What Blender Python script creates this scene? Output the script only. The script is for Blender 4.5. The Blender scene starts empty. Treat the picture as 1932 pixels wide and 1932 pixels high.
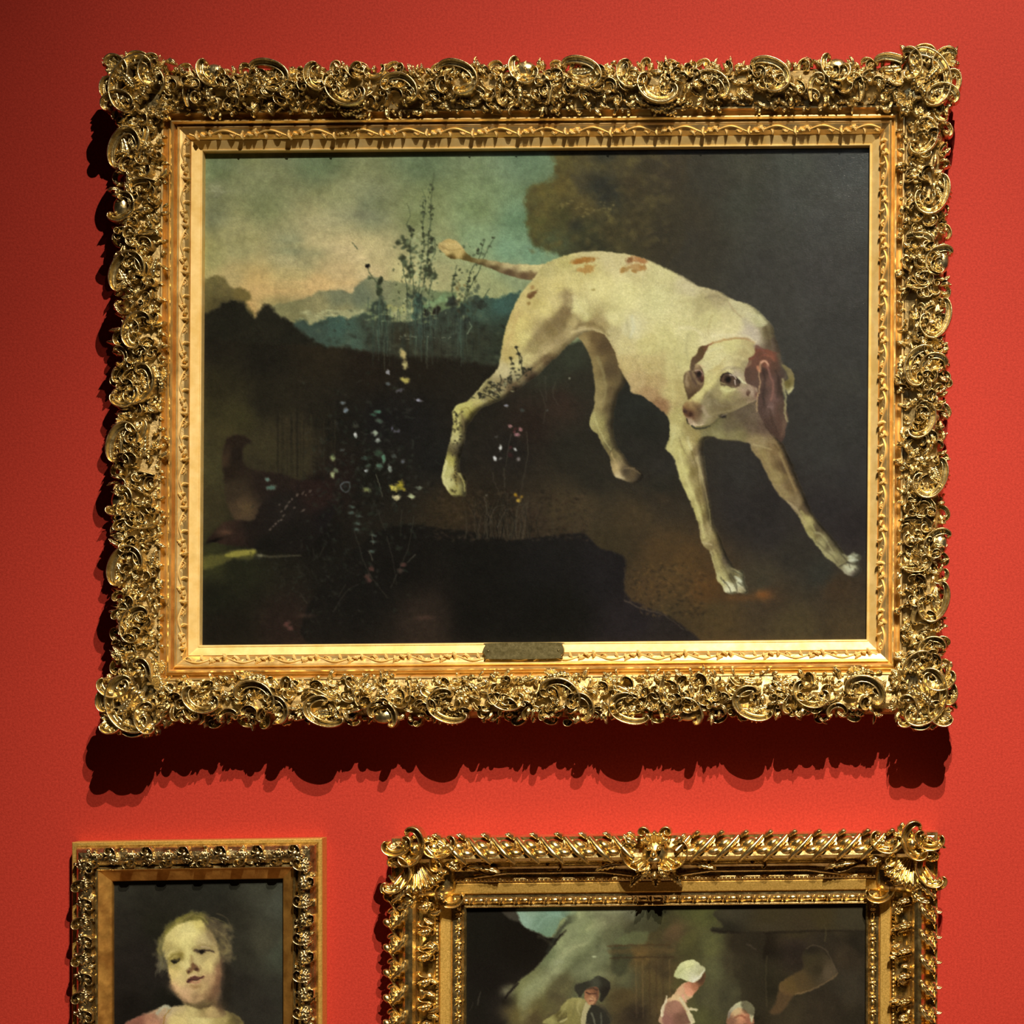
import bpy, math, random
import numpy as np

# ---------------------------------------------------------------- measurements
# The wall is the plane y = 0 and the viewer stands on its -y side.  1 m on the wall is 1000 px of the
# photograph; the camera looks square at the wall, with its lens shifted up and to the left.
CAMD = 4.0
CX, CZ = 1.640-0.966, 1.60          # where the camera stands in front of the wall
ZC = CZ+(1.260-0.966)               # height of the picture centre
def to_world(px, py, w):            # photo point lying w metres in front of the wall
    X, Z = (px-966)/1000.0, ZC-(py-966)/1000.0
    k = (CAMD-w)/CAMD
    return CX+(X-CX)*k, CZ+(Z-CZ)*k
def to_photo(X, Z, w):
    k = CAMD/(CAMD-w)
    return 966+1000*(CX+(X-CX)*k), 966-1000*(CZ+(Z-CZ)*k-ZC)
import numpy as np, math, random

# ------------------------------------------------------------------ oil paint
def srgb2lin(c):
    c = np.clip(np.asarray(c, dtype=np.float64), 0, 1)
    return np.where(c <= 0.04045, c/12.92, ((c+0.055)/1.055)**2.4)

class Frame2:            # turns coordinates noted on an enlarged detail into photo coordinates
    def __init__(s, x0, y0, k): s.x0, s.y0, s.k = x0, y0, k
    def __call__(s, txt):
        return [(s.x0+float(a.split(',')[0])/s.k, s.y0+float(a.split(',')[1])/s.k) for a in txt.split()]
ID = Frame2(0, 0, 1)

def spline(pts, closed=False, n=6):
    P = np.array(pts, float)
    if len(P) < 3: return P
    if closed: Q = np.vstack([P[-1], P, P[0], P[1]])
    else: Q = np.vstack([2*P[0]-P[1], P, 2*P[-1]-P[-2]])
    out = []
    for i in range(1, len(Q)-2):
        p0, p1, p2, p3 = Q[i-1], Q[i], Q[i+1], Q[i+2]
        for j in range(n):
            t = j/n
            out.append(0.5*((2*p1)+(-p0+p2)*t+(2*p0-5*p1+4*p2-p3)*t*t+(-p0+3*p1-3*p2+p3)*t**3))
    if not closed: out.append(Q[-2])
    return np.array(out)

def vnoise(x, y, seed=0):
    xi = np.floor(x).astype(np.int64); yi = np.floor(y).astype(np.int64)
    fx = x-xi; fy = y-yi
    fx = fx*fx*(3-2*fx); fy = fy*fy*(3-2*fy)
    def h(a, b):
        v = (a*374761393 + b*668265263 + seed*974634777) & 0xffffffff
        v = ((v ^ (v >> 13))*1274126177) & 0xffffffff
        return ((v ^ (v >> 16)) & 0xffff)/65535.0
    return (h(xi, yi)*(1-fx)+h(xi+1, yi)*fx)*(1-fy)+(h(xi, yi+1)*(1-fx)+h(xi+1, yi+1)*fx)*fy
def fbm(x, y, seed=0, o=4):
    s = 0; a = .5; t = 0
    for i in range(o):
        s = s+a*vnoise(x*2**i, y*2**i, seed+i*17); t += a; a *= .5
    return s/t-.5

class Pic:
    def __init__(s, x0, y0, x1, y1, step):
        s.x0, s.y0, s.step = x0, y0, step
        s.w = int(math.ceil((x1-x0)/step))+1; s.h = int(math.ceil((y1-y0)/step))+1
        s.X, s.Y = np.meshgrid(x0+np.arange(s.w)*step, y0+np.arange(s.h)*step)
        s.C = np.zeros((s.h, s.w, 3))
        s.clip = None
    def box(s, xa, ya, xb, yb):
        i0 = max(0, int((xa-s.x0)/s.step)); i1 = min(s.w, int((xb-s.x0)/s.step)+2)
        j0 = max(0, int((ya-s.y0)/s.step)); j1 = min(s.h, int((yb-s.y0)/s.step)+2)
        return (slice(j0, max(j0, j1)), slice(i0, max(i0, i1)))
    def put(s, b, a, col):
        if s.clip is not None: a = a*s.clip[b]
        a = a[..., None]
        s.C[b] = s.C[b]*(1-a)+np.asarray(col, float)*a
    def field(s, txt, b=None, p=3.2):
        """colour field from 'x,y:r,g,b' samples, smooth inverse distance weights"""
        if b is None: b = (slice(0, s.h), slice(0, s.w))
        X, Y = s.X[b], s.Y[b]
        num = np.zeros(X.shape+(3,)); den = np.zeros(X.shape)
        for e in txt.split():
            xy, c = e.split(':'); x, y = map(float, xy.split(',')); c = np.array([float(v) for v in c.split(',')])
            w = ((X-x)**2+(Y-y)**2+30)**(-p/2)
            num += w[..., None]*c; den += w
        return num/den[..., None]
    def sdf(s, pts, b):
        X, Y = s.X[b], s.Y[b]
        d = np.full(X.shape, 1e9); ins = np.zeros(X.shape, bool)
        P = np.asarray(pts); N = len(P)
        for i in range(N):
            ax, ay = P[i]; bx, by = P[(i+1) % N]
            ex, ey = bx-ax, by-ay; L = ex*ex+ey*ey+1e-9
            t = np.clip(((X-ax)*ex+(Y-ay)*ey)/L, 0, 1)
            d = np.minimum(d, (X-ax-t*ex)**2+(Y-ay-t*ey)**2)
            if ay != by:
                c = ((ay > Y) != (by > Y)) & (X < (bx-ax)*(Y-ay)/(by-ay)+ax)
                ins ^= c
        d = np.sqrt(d)
        return np.where(ins, -d, d)
    def mask(s, pts, soft=1.5, smooth=True, rough=0, rs=8, seed=1):
        P = spline(pts, True, 5) if smooth else np.array(pts, float)
        m = soft+rough+2
        b = s.box(P[:, 0].min()-m, P[:, 1].min()-m, P[:, 0].max()+m, P[:, 1].max()+m)
        d = s.sdf(P, b)
        if rough: d = d+rough*2*fbm(s.X[b]/rs, s.Y[b]/rs, seed)
        return b, np.clip(.5-d/(soft+1e-6), 0, 1)
    def poly(s, pts, col, soft=1.5, a=1, smooth=True, rough=0, rs=8, seed=1, p=3.2):
        b, m = s.mask(pts, soft, smooth, rough, rs, seed)
        if isinstance(col, str): col = s.field(col, b, p)
        s.put(b, m*a, col)
    def fullmask(s, pts, soft=1.5, **k):
        b, m = s.mask(pts, soft, **k); F = np.zeros((s.h, s.w)); F[b] = m; return F
    def stroke(s, pts, col, w=2, w2=None, a=1, soft=1.2, wob=0):
        P = spline(pts, False, 5) if len(pts) > 2 else np.array(pts, float)
        w2 = w if w2 is None else w2
        m = max(w, w2)+soft+wob+1
        b = s.box(P[:, 0].min()-m, P[:, 1].min()-m, P[:, 0].max()+m, P[:, 1].max()+m)
        X, Y = s.X[b], s.Y[b]
        if X.size == 0: return
        if wob: X = X+wob*2*fbm(X/6, Y/6, 3, 2); Y = Y+wob*2*fbm(X/6+9, Y/6, 5, 2)
        best = np.full(X.shape, 1e9); N = len(P)-1
        for i in range(N):
            ax, ay = P[i]; bx, by = P[i+1]; ex, ey = bx-ax, by-ay
            t = np.clip(((X-ax)*ex+(Y-ay)*ey)/(ex*ex+ey*ey+1e-9), 0, 1)
            r = w+(w2-w)*(i+t)/N
            best = np.minimum(best, np.hypot(X-ax-t*ex, Y-ay-t*ey)-r/2)
        s.put(b, np.clip(.5-best/soft, 0, 1)*a, col)
    def blob(s, x, y, rx, ry, col, a=1, ang=0, soft=.5, rough=0, seed=0):
        R = max(rx, ry)*(1.6+soft)
        b = s.box(x-R, y-R, x+R, y+R); X, Y = s.X[b]-x, s.Y[b]-y
        if X.size == 0: return
        c, t = math.cos(ang), math.sin(ang)
        d = np.sqrt(((X*c+Y*t)/rx)**2+((-X*t+Y*c)/ry)**2)
        if rough: d = d+rough*2*fbm(s.X[b]/4, s.Y[b]/4, seed, 3)
        s.put(b, np.clip((1+soft-d)/(2*soft+1e-6), 0, 1)*a, col)
    def glow(s, x, y, rx, ry, col, a=1, ang=0):
        R = max(rx, ry)*2.6
        b = s.box(x-R, y-R, x+R, y+R); X, Y = s.X[b]-x, s.Y[b]-y
        if X.size == 0: return
        c, t = math.cos(ang), math.sin(ang)
        s.put(b, np.exp(-((X*c+Y*t)/rx)**2-((-X*t+Y*c)/ry)**2)*a, col)
    def mottle(s, amp, sc, seed=0, b=None, sx=1, sy=1, m=None):
        n = 1+amp*2*fbm(s.X/(sc*sx), s.Y/(sc*sy), seed)
        if m is not None: n = 1+(n-1)*m
        s.C *= n[..., None]

def finish(S, amp=1.3, sc=6, grain=.035, seed=5):
    """drags every edge a little, as a loaded brush does, and adds the tooth of the canvas"""
    dx = amp*2*(fbm(S.X/sc, S.Y/sc, seed, 3))+amp*.8*fbm(S.X/2.4, S.Y/2.4, seed+3, 2)
    dy = amp*2*(fbm(S.X/sc, S.Y/sc, seed+9, 3))+amp*.8*fbm(S.X/2.4, S.Y/2.4, seed+6, 2)
    fx = np.clip((S.X+dx-S.x0)/S.step, 0, S.w-1.001); fy = np.clip((S.Y+dy-S.y0)/S.step, 0, S.h-1.001)
    i, j = fx.astype(int), fy.astype(int); a, b = (fx-i)[..., None], (fy-j)[..., None]; C = S.C
    S.C = (C[j, i]*(1-a)+C[j, i+1]*a)*(1-b)+(C[j+1, i]*(1-a)+C[j+1, i+1]*a)*b
    lum = (S.C@np.array([.3, .59, .11]))[..., None]; k = np.clip((lum-30)/60, 0, 1)*.45+.55       # umber darks
    S.C = lum*np.array([1.10, .99, .80])*(1-k)+S.C*k
    S.C = np.where(lum < 40, S.C*(.84+.16*lum/40), S.C)
    rs = np.random.RandomState(seed); S.C *= (1+grain*rs.randn(S.h, S.w, 1)); S.C += rs.randn(S.h, S.w, 1)*1.6
    S.C += rs.randn(S.h, S.w, 3)*.8
    return S

def turn_form(S, m, d=10, slope=.4, amt=.45, b=None):
    """the painter's half-tone along the far side of a limb"""
    st = S.step; acc = np.zeros_like(m); n = 6
    for k in range(1, n+1):
        dx = int(round(d*k/n/st)); dy = int(round(d*slope*k/n/st))
        q = np.zeros_like(m); q[:m.shape[0]-dy or None, :-dx] = m[dy:, dx:]
        acc += q
    e = m*(1-acc/n); e = e*e*(3-2*e)
    f = np.stack([1-amt*e, 1-amt*1.03*e, 1-amt*1.08*e], -1)
    S.C *= f

# ------------------------------------------------------------ the hunting dog
def paint_hound(step):
    S = Pic(376, 270, 1652, 1226, step); R = random.Random(4)
    # sky and far country
    S.C[:] = S.field('390,300:100,110,76 600,300:96,107,74 800,300:100,113,80 1000,300:100,119,88 390,400:112,114,80 500,380:114,117,78 650,390:134,134,92 '
      '695,400:112,117,84 800,400:117,124,80 900,400:117,131,88 980,420:106,131,96 400,480:134,129,80 450,460:142,136,90 550,470:132,132,94 600,460:168,154,106 '
      '650,470:182,164,114 700,480:178,164,112 560,520:172,154,100 480,540:190,160,100 440,525:160,142,92 600,540:192,161,105 650,525:184,160,110 '
      '700,520:190,170,120 760,530:180,170,115 830,520:165,160,110 830,470:142,144,98 900,450:126,145,102 960,470:118,146,110 1000,480:114,142,108 900,530:150,152,102 '
      '940,560:154,157,106 980,520:140,150,108 1060,400:90,84,48 460,580:184,150,92 520,585:150,135,85')
    n = fbm(S.X/60, S.Y/30, 3)[..., None]; S.C += n*26*np.clip((620-S.Y)/200, 0, 1)[..., None]
    c = Frame2(370, 270, 3.864)
    for pt, r, col, a in [('1000,570', (60, 28), (158, 150, 108), .7), ('1000,740', (46, 8), (198, 180, 128), .7), ('1100,780', (40, 8), (196, 176, 128), .6),
        ('1180,840', (26, 9), (204, 182, 132), .7), ('1060,900', (26, 10), (196, 172, 120), .6), ('640,840', (24, 10), (178, 165, 116), .6), ('700,880', (22, 9), (180, 165, 118), .5),
        ('800,880', (26, 16), (150, 143, 100), .7), ('860,800', (22, 10), (140, 138, 98), .6), ('1200,530', (36, 12), (118, 118, 88), .7), ('880,1020', (90, 7), (196, 165, 108), .7),
        ('600,1080', (80, 12), (194, 160, 102), .7), ('1750,700', (30, 6), (130, 142, 98), .4), ('150,330', (14, 12), (140, 138, 104), .5), ('700,750', (60, 6), (160, 150, 102), .4)]:
        x, y = c(pt)[0]; S.glow(x, y, r[0], r[1], col, a)
    # faint varnish repair at the upper left
    for q in ('95,350 210,355', '110,300 200,370', '130,390 215,350', '100,310 160,390'): S.stroke(c(q), (150, 150, 116), 1.5, 1.2, .5, 2)
    # mountains
    S.poly(c('560,1180 700,1160 830,1110 930,1075 1060,1070 1130,1090 1160,1050 1240,985 1300,975 1380,1000 1500,1010 1700,1060 1850,1090 1900,1110 1900,1350 560,1330'),
           '600,580:128,122,82 640,560:104,108,80 680,560:96,104,80 720,540:120,122,88 760,550:118,122,84 650,590:128,124,84 700,590:108,116,82 860,570:92,108,72 560,600:120,116,76', 5, .92, rough=4, rs=14)
    S.poly(c('800,1290 900,1250 1000,1230 1100,1210 1230,1215 1420,1210 1500,1280 1300,1310 1000,1290 850,1320'), (160, 158, 112), 6, .55, rough=6, rs=9)
    for i in range(60):
        x, y = R.uniform(570, 800), R.uniform(585, 604); S.blob(x, y, R.uniform(3, 8), R.uniform(1.5, 3), (168, 166, 118), .5, soft=.6, rough=.5, seed=i)
    # near country, from the tree line down
    S.poly(ID('560,606 590,612 612,600 640,598 662,600 690,588 706,566 722,562 730,580 745,598 770,606 800,596 850,582 880,568 900,560 935,562 990,560 1010,700 540,700'),
           '600,620:48,66,56 640,620:56,82,70 660,640:58,78,64 700,610:50,62,48 720,640:42,50,40 760,640:44,42,28 800,610:52,64,54 850,620:50,60,48 900,580:54,76,62 950,580:52,82,72 960,610:40,56,44 900,640:42,48,34 820,660:44,46,34 960,640:34,42,28', 5, .95, rough=6, rs=9, seed=4)
    for i in range(260):
        x, y = R.uniform(600, 960), R.uniform(585, 690)
        if x > 905 and y < 600: continue
        col = R.choice([(30, 34, 26), (70, 84, 66), (38, 48, 38), (90, 98, 74), (26, 26, 18)])
        S.blob(x, y, R.uniform(2, 7), R.uniform(1.5, 5), col, .32, R.uniform(-.6, .6), .8, .5, i)
    for i in range(90):
        x = R.uniform(690, 830); y = 592+R.gauss(0, 7); S.blob(x, y, R.uniform(2, 6), R.uniform(1, 2.4), (142, 148, 98), .5, 0, .6, .6, i)
    # dark wooded bank on the left
    S.poly(ID('376,536 392,524 412,522 428,528 438,540 462,544 476,560 466,574 480,590 470,620 376,640'),
           '395,540:92,84,48 430,540:96,86,50 455,555:104,90,48 400,580:74,66,34 440,580:60,56,32', 6, .95, rough=6, rs=10, seed=9)
    S.poly(ID('376,604 400,588 425,572 455,568 468,590 482,598 492,578 505,574 520,592 545,604 565,622 600,648 640,660 680,664 700,720 376,740'), (30, 29, 19), 7, .97, rough=6, rs=10, seed=2)
    # foreground and background darks
    S.poly(ID('370,640 560,650 620,654 690,662 740,672 860,676 900,684 940,690 1010,660 1100,640 1660,300 1660,1230 370,1230'),
       '400,650:32,28,18 500,680:30,27,18 600,670:42,34,20 700,690:36,28,18 800,690:34,28,18 900,700:34,30,20 400,740:40,36,18 380,760:48,44,20 450,790:54,50,24 430,820:58,52,26 '
       '500,760:36,32,20 560,820:52,44,26 600,780:34,30,20 560,880:54,48,28 480,880:50,44,26 500,850:56,50,28 400,880:58,54,28 395,960:52,46,24 650,800:28,26,20 720,800:26,25,24 780,800:27,26,24 820,860:28,28,25 '
       '700,900:26,25,18 500,940:26,22,18 600,920:32,22,18 640,900:36,24,20 500,1000:24,22,16 600,1000:22,20,16 650,1100:24,23,18 450,1070:32,34,18 400,1060:44,46,20 400,1130:26,28,16 '
       '420,1180:28,24,16 540,1180:42,28,22 700,1180:32,28,20 800,1165:48,36,26 860,1190:32,26,18 900,1100:25,24,18 1000,1100:24,23,18 1100,1100:24,23,20 1000,1180:24,22,16 1200,1190:36,30,28 '
       '900,780:34,30,22 960,850:34,30,25 1000,800:42,30,22 1060,760:50,36,26 1040,700:44,48,34 1080,680:48,54,38 1090,720:42,40,28 1080,850:38,36,26 1120,900:40,37,27 1200,850:36,35,28 '
       '1220,800:34,36,28 1200,770:34,38,32 860,960:50,38,20 930,960:40,32,20 900,1000:44,34,22 1000,980:54,42,28 1060,960:62,50,30 1100,960:64,52,32 1200,980:66,52,30 1250,940:52,42,28 1150,1030:56,46,26 '
       '1250,1040:74,54,28 1300,1060:82,58,28 1280,1100:74,56,30 1220,1120:74,54,30 1250,1170:70,56,32 1350,1160:72,56,30 1330,1110:84,56,26 1450,1120:66,50,32 1500,1180:70,58,34 1600,1180:68,54,32 1580,1110:62,46,28 1440,1100:60,54,38 '
       '1450,1000:42,38,36 1400,960:42,38,36 1400,900:44,42,38 1450,940:40,36,34 1500,1050:46,42,34 1550,1080:46,46,38 1250,880:40,38,32 1250,920:40,38,28 '
       '1560,960:42,38,38 1600,1000:42,36,36 1600,900:46,44,42 1560,850:50,50,46 1600,800:48,48,44 1600,700:52,52,46 1550,650:52,51,46 1600,600:52,52,48 1500,550:56,55,50 1450,500:56,54,48 '
       '1400,480:54,52,44 1300,450:54,50,38 1600,500:58,58,53 1600,400:66,66,62 1550,350:62,62,58 1500,420:60,60,54 1630,320:64,66,62', 10, 1, smooth=False, rough=6, rs=14, seed=8)
    # upper right: dark wood behind the dog, grey partly a painted-in reflection, and the bushy tree
    S.poly(ID('1150,270 1660,270 1660,700 1400,700 1100,640 1060,470 1100,420'),
       '1200,300:56,50,34 1300,300:56,52,38 1400,300:60,60,46 1500,300:62,66,56 1600,300:62,66,62 1250,380:60,52,32 1300,400:56,50,34 1350,350:54,52,40 1400,380:58,60,48 1450,420:58,58,50 1300,460:52,48,36 '
       '1200,430:58,52,30 1500,380:60,62,55 1560,420:62,63,58 1620,400:64,65,60 1550,520:58,57,53 1620,520:56,56,52 1450,520:54,53,47 1600,640:52,52,48', 14, 1, smooth=False)
    S.poly(ID('1046,272 1044,300 1048,330 1030,345 1002,356 992,380 996,400 992,425 1002,452 1020,470 1050,482 1100,484 1180,484 1250,500 1290,460 1290,380 1280,272'),
       '1060,300:84,76,38 1100,300:78,70,40 1140,290:58,58,40 1170,310:72,64,38 1030,360:88,80,40 1000,380:86,80,42 1060,350:86,74,36 1100,340:66,60,38 1130,350:48,50,38 1150,370:46,48,36 1100,390:88,76,40 1010,420:78,76,38 '
       '1060,410:66,64,32 1100,430:54,56,32 1050,460:66,72,44 1120,470:46,48,30 1190,350:64,54,32 1200,420:60,52,30 1250,450:54,48,32 1250,320:58,50,34 1160,440:64,58,32', 9, .97, rough=9, rs=14, seed=21)
    for i in range(420):
        x, y = R.uniform(996, 1260), R.uniform(285, 475)
        if x < 1044 and y < 350: continue
        k = R.choice([.75, .85, 1.15, 1.25, 1.35]); f = max(0, 1-(x-1000)/300)
        S.blob(x, y, R.uniform(3, 9), R.uniform(2, 6), (74*k+8*f, 66*k+6*f, 36*k), .3, R.uniform(-1, 1), .9, .6, i)
    for x, y, r in ((1130, 352, 24), (1150, 368, 16), (1140, 292, 22), (1085, 425, 14)): S.glow(x, y, r, r*.8, (40, 42, 34), .6)
    for i in range(26): S.blob(R.uniform(1060, 1160), R.uniform(370, 410), R.uniform(1.5, 4), R.uniform(1, 2), (122, 108, 62), .55, 0, .6, .5, i)
    # rock in front, path edge
    S.poly(ID('700,1010 860,1000 960,1018 1060,1008 1102,1008 1130,1032 1166,1044 1181,1062 1178,1102 1188,1130 1224,1146 1268,1166 1318,1206 1330,1230 600,1230'),
       '760,1060:22,20,16 900,1060:22,21,17 1040,1060:26,25,24 1150,1080:30,27,30 1050,1150:22,21,16 1200,1170:36,30,34 1250,1190:38,32,32 900,1160:22,20,16 800,1170:46,34,26 700,1120:24,22,18', 5, .95, rough=2, rs=9, seed=5)
    S.stroke(ID('1178,1132 1214,1150 1252,1160 1290,1188'), (104, 86, 62), 2.2, 1, .55, 2, 1)
    S.stroke(ID('1178,1072 1181,1100 1178,1128'), (70, 54, 36), 2.5, 1.5, .5, 2.5, 1)
    for i in range(260):
        x, y = R.uniform(1190, 1330), R.uniform(1060, 1165)
        if x < 1210 and y > 1135: continue
        S.blob(x, y, R.uniform(1.5, 5), R.uniform(1, 3), R.choice([(40, 32, 20), (34, 28, 18), (104, 78, 42), (96, 70, 34)]), .38, R.uniform(-1, 1), .6, .6, i)
    S.glow(1440, 1122, 16, 9, (128, 78, 36), .8); S.glow(1400, 1128, 50, 7, (98, 62, 30), .6); S.glow(1300, 1100, 50, 22, (92, 62, 30), .35)
    for i in range(700):      # leaf litter in the browns
        x, y = R.uniform(820, 1110), R.uniform(925, 1020)
        S.blob(x, y, R.uniform(1.5, 5), R.uniform(1, 3), R.choice([(66, 50, 32), (26, 22, 16), (74, 58, 40), (48, 30, 20)]), .28, R.uniform(-1, 1), .7, .6, i)
    for i in range(60):
        x = R.gauss(955, 35); S.stroke([(x, 1016), (x+R.uniform(-8, 8), 985), (x+R.uniform(-22, 22), R.uniform(930, 965))], R.choice([(70, 64, 50), (22, 22, 18), (60, 54, 38)]), 1.6, .8, .5)
    # bank detail left
    for i in range(46):
        x = R.uniform(520, 640); S.stroke([(x, R.uniform(770, 800)), (x+R.uniform(-3, 3), 900)], R.choice([(28, 26, 18), (58, 50, 30), (32, 28, 18)]), R.uniform(1.5, 4), 1, .35, 3)
    # partridges
    p = Frame2(370, 740, 3.864)
    S.poly(p('230,330 300,310 350,320 400,360 360,390 340,440 350,520 400,560 520,580 640,600 760,640 940,640 1000,700 900,860 700,1000 500,960 420,940 330,960 260,900 215,760 200,600 190,480 210,400'),
           '425,835:40,26,18 440,860:34,24,18 430,890:38,26,18 440,920:52,40,26 500,910:40,28,22 600,920:44,26,22 460,960:74,56,36 520,960:30,24,22 420,870:60,42,26', 6, .95, rough=1.5)
    S.glow(465, 958, 12, 12, (82, 64, 38), .7); S.glow(430, 858, 6, 18, (62, 44, 28), .6)
    S.poly(p('80,1090 130,1020 200,950 300,930 420,930 470,830 560,760 700,720 900,700 1020,760 1000,900 900,1050 780,1160 600,1170 440,1140 300,1120 200,1110 120,1090'),
           '400,1020:40,24,18 420,1000:56,36,26 440,1015:46,28,22 480,1000:32,24,20 540,960:34,28,24 560,1000:28,24,20 620,980:26,22,22 500,1030:24,22,18 600,940:44,26,22 640,1030:24,22,18', 5, .95, rough=1.5)
    S.glow(425, 1004, 12, 4, (92, 60, 42), .7); S.glow(404, 1020, 16, 3, (14, 10, 10), .9, -.3)
    for q in p('540,1000 560,975 600,940 580,960 640,900 620,870 610,820 650,850 680,800 700,780 740,750 780,730 800,750 720,840 620,930 660,830 780,860 830,720'):
        S.blob(q[0], q[1], R.uniform(2, 4), 1.6, (112, 98, 84), .65, -.8, .6, .5)
    S.poly(p('60,1200 180,1180 300,1150 420,1150 440,1180 380,1220 300,1215 250,1225 150,1270 60,1290'), (104, 98, 42), 7, .55, rough=2)
    S.poly(p('220,1180 330,1155 430,1150 425,1175 340,1195 230,1200'), (150, 140, 62), 4, .75, rough=1.5)
    S.stroke(p('460,1190 540,1200 640,1195 760,1190'), (88, 82, 58), 4, 1.5, .7, 4); S.glow(490, 1048, 6, 3, (130, 126, 96), .6)
    # thistle clumps against the sky
    def spray(pts, n, cols, r=3, a=.85, jit=5, seed=0):
        Q = spline(pts, False, 12); r_ = random.Random(seed)
        for i in range(n):
            q = Q[r_.randrange(len(Q))]; S.blob(q[0]+r_.gauss(0, jit), q[1]+r_.gauss(0, jit), r_.uniform(.5, 1)*r, r_.uniform(.4, .9)*r, r_.choice(cols), a, r_.uniform(-1.5, 1.5), .5, .5, i)
    dk = [(58, 66, 44), (44, 50, 32), (74, 84, 58), (52, 58, 36)]; lt = [(168, 172, 124), (150, 160, 112)]
    t = Frame2(660, 400, 6.44)
    stems = ['970,0 985,100 960,250 950,450 930,700 870,1000', '900,0 890,200 905,420 870,600 830,1050', '690,140 750,260 730,400 740,560 760,700 780,1000', '640,560 650,700 690,900 700,1050',
             '1030,330 1040,480 990,620 1000,800 960,1000', '1640,330 1570,560 1470,720 1420,950 1330,1250', '1760,300 1640,520 1560,740 1440,960 1330,1260', '1300,650 1280,760 1240,900 1260,1050 1300,1200',
             '200,650 250,760 330,860 350,980 400,1200', '390,790 350,880 340,1000', '30,370 90,450', '1700,930 1600,1080 1500,1250']
    for i, q in enumerate(stems): S.stroke(t(q), (62, 72, 50), 1.6, 2.4, .8, 1.5)
    S.stroke(ID('819,325 815,360 812,400'), (66, 74, 48), 1, 2, .8, 1.5); S.stroke(ID('796,356 803,380 800,410'), (66, 74, 48), 1, 2, .8, 1.5); S.stroke(ID('768,384 774,405 768,425 778,440'), (70, 76, 52), 1, 2, .7, 1.5)
    spray(t('985,-320 975,-100 985,50 960,260 1000,350'), 34, dk, 3, .8, 2.4, 1); spray(t('900,-200 890,0 900,200 880,450 870,620'), 34, dk, 3, .8, 2.2, 2)
    spray(t('700,140 760,240 740,330'), 10, dk, 3.4, .9, 1.5, 3); spray(t('640,330 700,420 800,470'), 26, dk, 5, .8, 5, 4); spray(t('640,560 740,690 720,760'), 16, dk, 6, .9, 3, 5)
    spray(t('1000,330 960,500 950,620 980,740'), 34, dk, 4.2, .85, 4, 6); spray(t('960,770 1010,780'), 12, dk, 6, .95, 3, 7); spray(t('760,300 840,500 820,800 880,900'), 40, lt, 4, .55, 7, 8)
    spray(t('820,450 900,650 850,850'), 22, dk, 3, .8, 5, 9); spray(t('1640,330 1540,500 1590,480'), 12, dk, 3, .9, 1.5, 10); spray(t('1740,310 1690,420'), 7, dk, 2.4, .8, 1, 11)
    spray(t('1480,700 1440,900 1420,1000'), 18, dk, 3, .8, 2.5, 12); spray(t('1560,640 1520,800'), 10, dk, 3, .8, 2, 13); spray(t('1280,740 1260,900 1240,960'), 10, dk, 3.6, .9, 1.6, 14)
    spray(t('1300,900 1330,1000 1280,1100 1350,1150'), 30, [(170, 165, 112), (150, 156, 104), (110, 96, 56)], 4, .7, 4, 15); spray(t('210,650 240,800'), 5, dk, 4, .95, 1, 16); spray(t('380,800 350,900 360,980'), 10, dk, 5, .9, 1.5, 17)
    S.blob(693, 502, 4.5, 4.2, (26, 22, 20), 1, 0, .3, .4); S.blob(717, 530, 3.6, 8, (36, 44, 28), .9, .3, .4, .3); S.blob(716, 550, 5, 8, (48, 58, 38), .9, 0, .4, .4)
    spray(t('760,1000 830,1100 820,1250'), 40, [(40, 58, 48), (70, 96, 78), (32, 40, 32)], 6, .7, 6, 18); spray(t('900,1180 1050,1090 1180,1060'), 22, [(130, 152, 104), (112, 136, 92)], 5, .7, 3, 19)
    spray(t('900,1230 1010,1220 1090,1180'), 16, [(34, 32, 24), (44, 40, 30)], 6, .8, 2, 20); spray(t('1200,1080 1280,1150 1400,1350'), 26, [(44, 54, 46), (30, 34, 28)], 6, .6, 7, 21); spray(t('1480,980 1560,1100 1650,1140'), 26, [(52, 64, 52), (34, 42, 34)], 6, .6, 8, 22)
    spray(t('480,1150 620,1180 700,1200'), 22, [(156, 152, 88), (132, 134, 84), (176, 176, 122)], 6, .6, 4, 23); S.blob(752, 603, 12, 4, (150, 154, 104), .8, -.1, .5, .4); S.stroke(t('1430,1480 1470,1400 1450,1330'), (150, 160, 124), 1.6, 1, .8)
    for i in range(22): S.blob(R.uniform(752, 850), 636+R.gauss(0, 2.5), 2, 1, (138, 138, 108), .6, 0, .5, .4)
    for i in range(40):
        x = R.uniform(700, 930); S.stroke([(x, R.uniform(600, 640)), (x+R.uniform(-5, 5), R.uniform(650, 690))], R.choice([(28, 30, 22), (56, 62, 46)]), 1.6, 1, .4)
    for i in range(150):
        x = R.choice([R.gauss(790, 16), R.gauss(790, 16), R.gauss(880, 14), R.gauss(718, 10)]); y0 = R.uniform(560, 640)
        S.stroke([(x, y0), (x+R.uniform(-3, 3), y0+R.uniform(20, 60))], R.choice([(40, 56, 46), (64, 84, 68), (30, 38, 30), (88, 106, 84), (46, 62, 54)]), R.uniform(1.4, 3), 1, .45, 1.6)
    for i in range(170):
        x = R.choice([R.gauss(775, 18), R.gauss(810, 10), R.gauss(880, 14)]); y = R.uniform(455, 600)
        S.blob(x, y, R.uniform(1.4, 3.4), R.uniform(1.2, 3), R.choice(dk+[(150, 156, 112)]), .6, R.uniform(-1.5, 1.5), .5, .5, i)
    # flowers on the dark bush
    f = Frame2(560, 560, 4.83)
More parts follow.
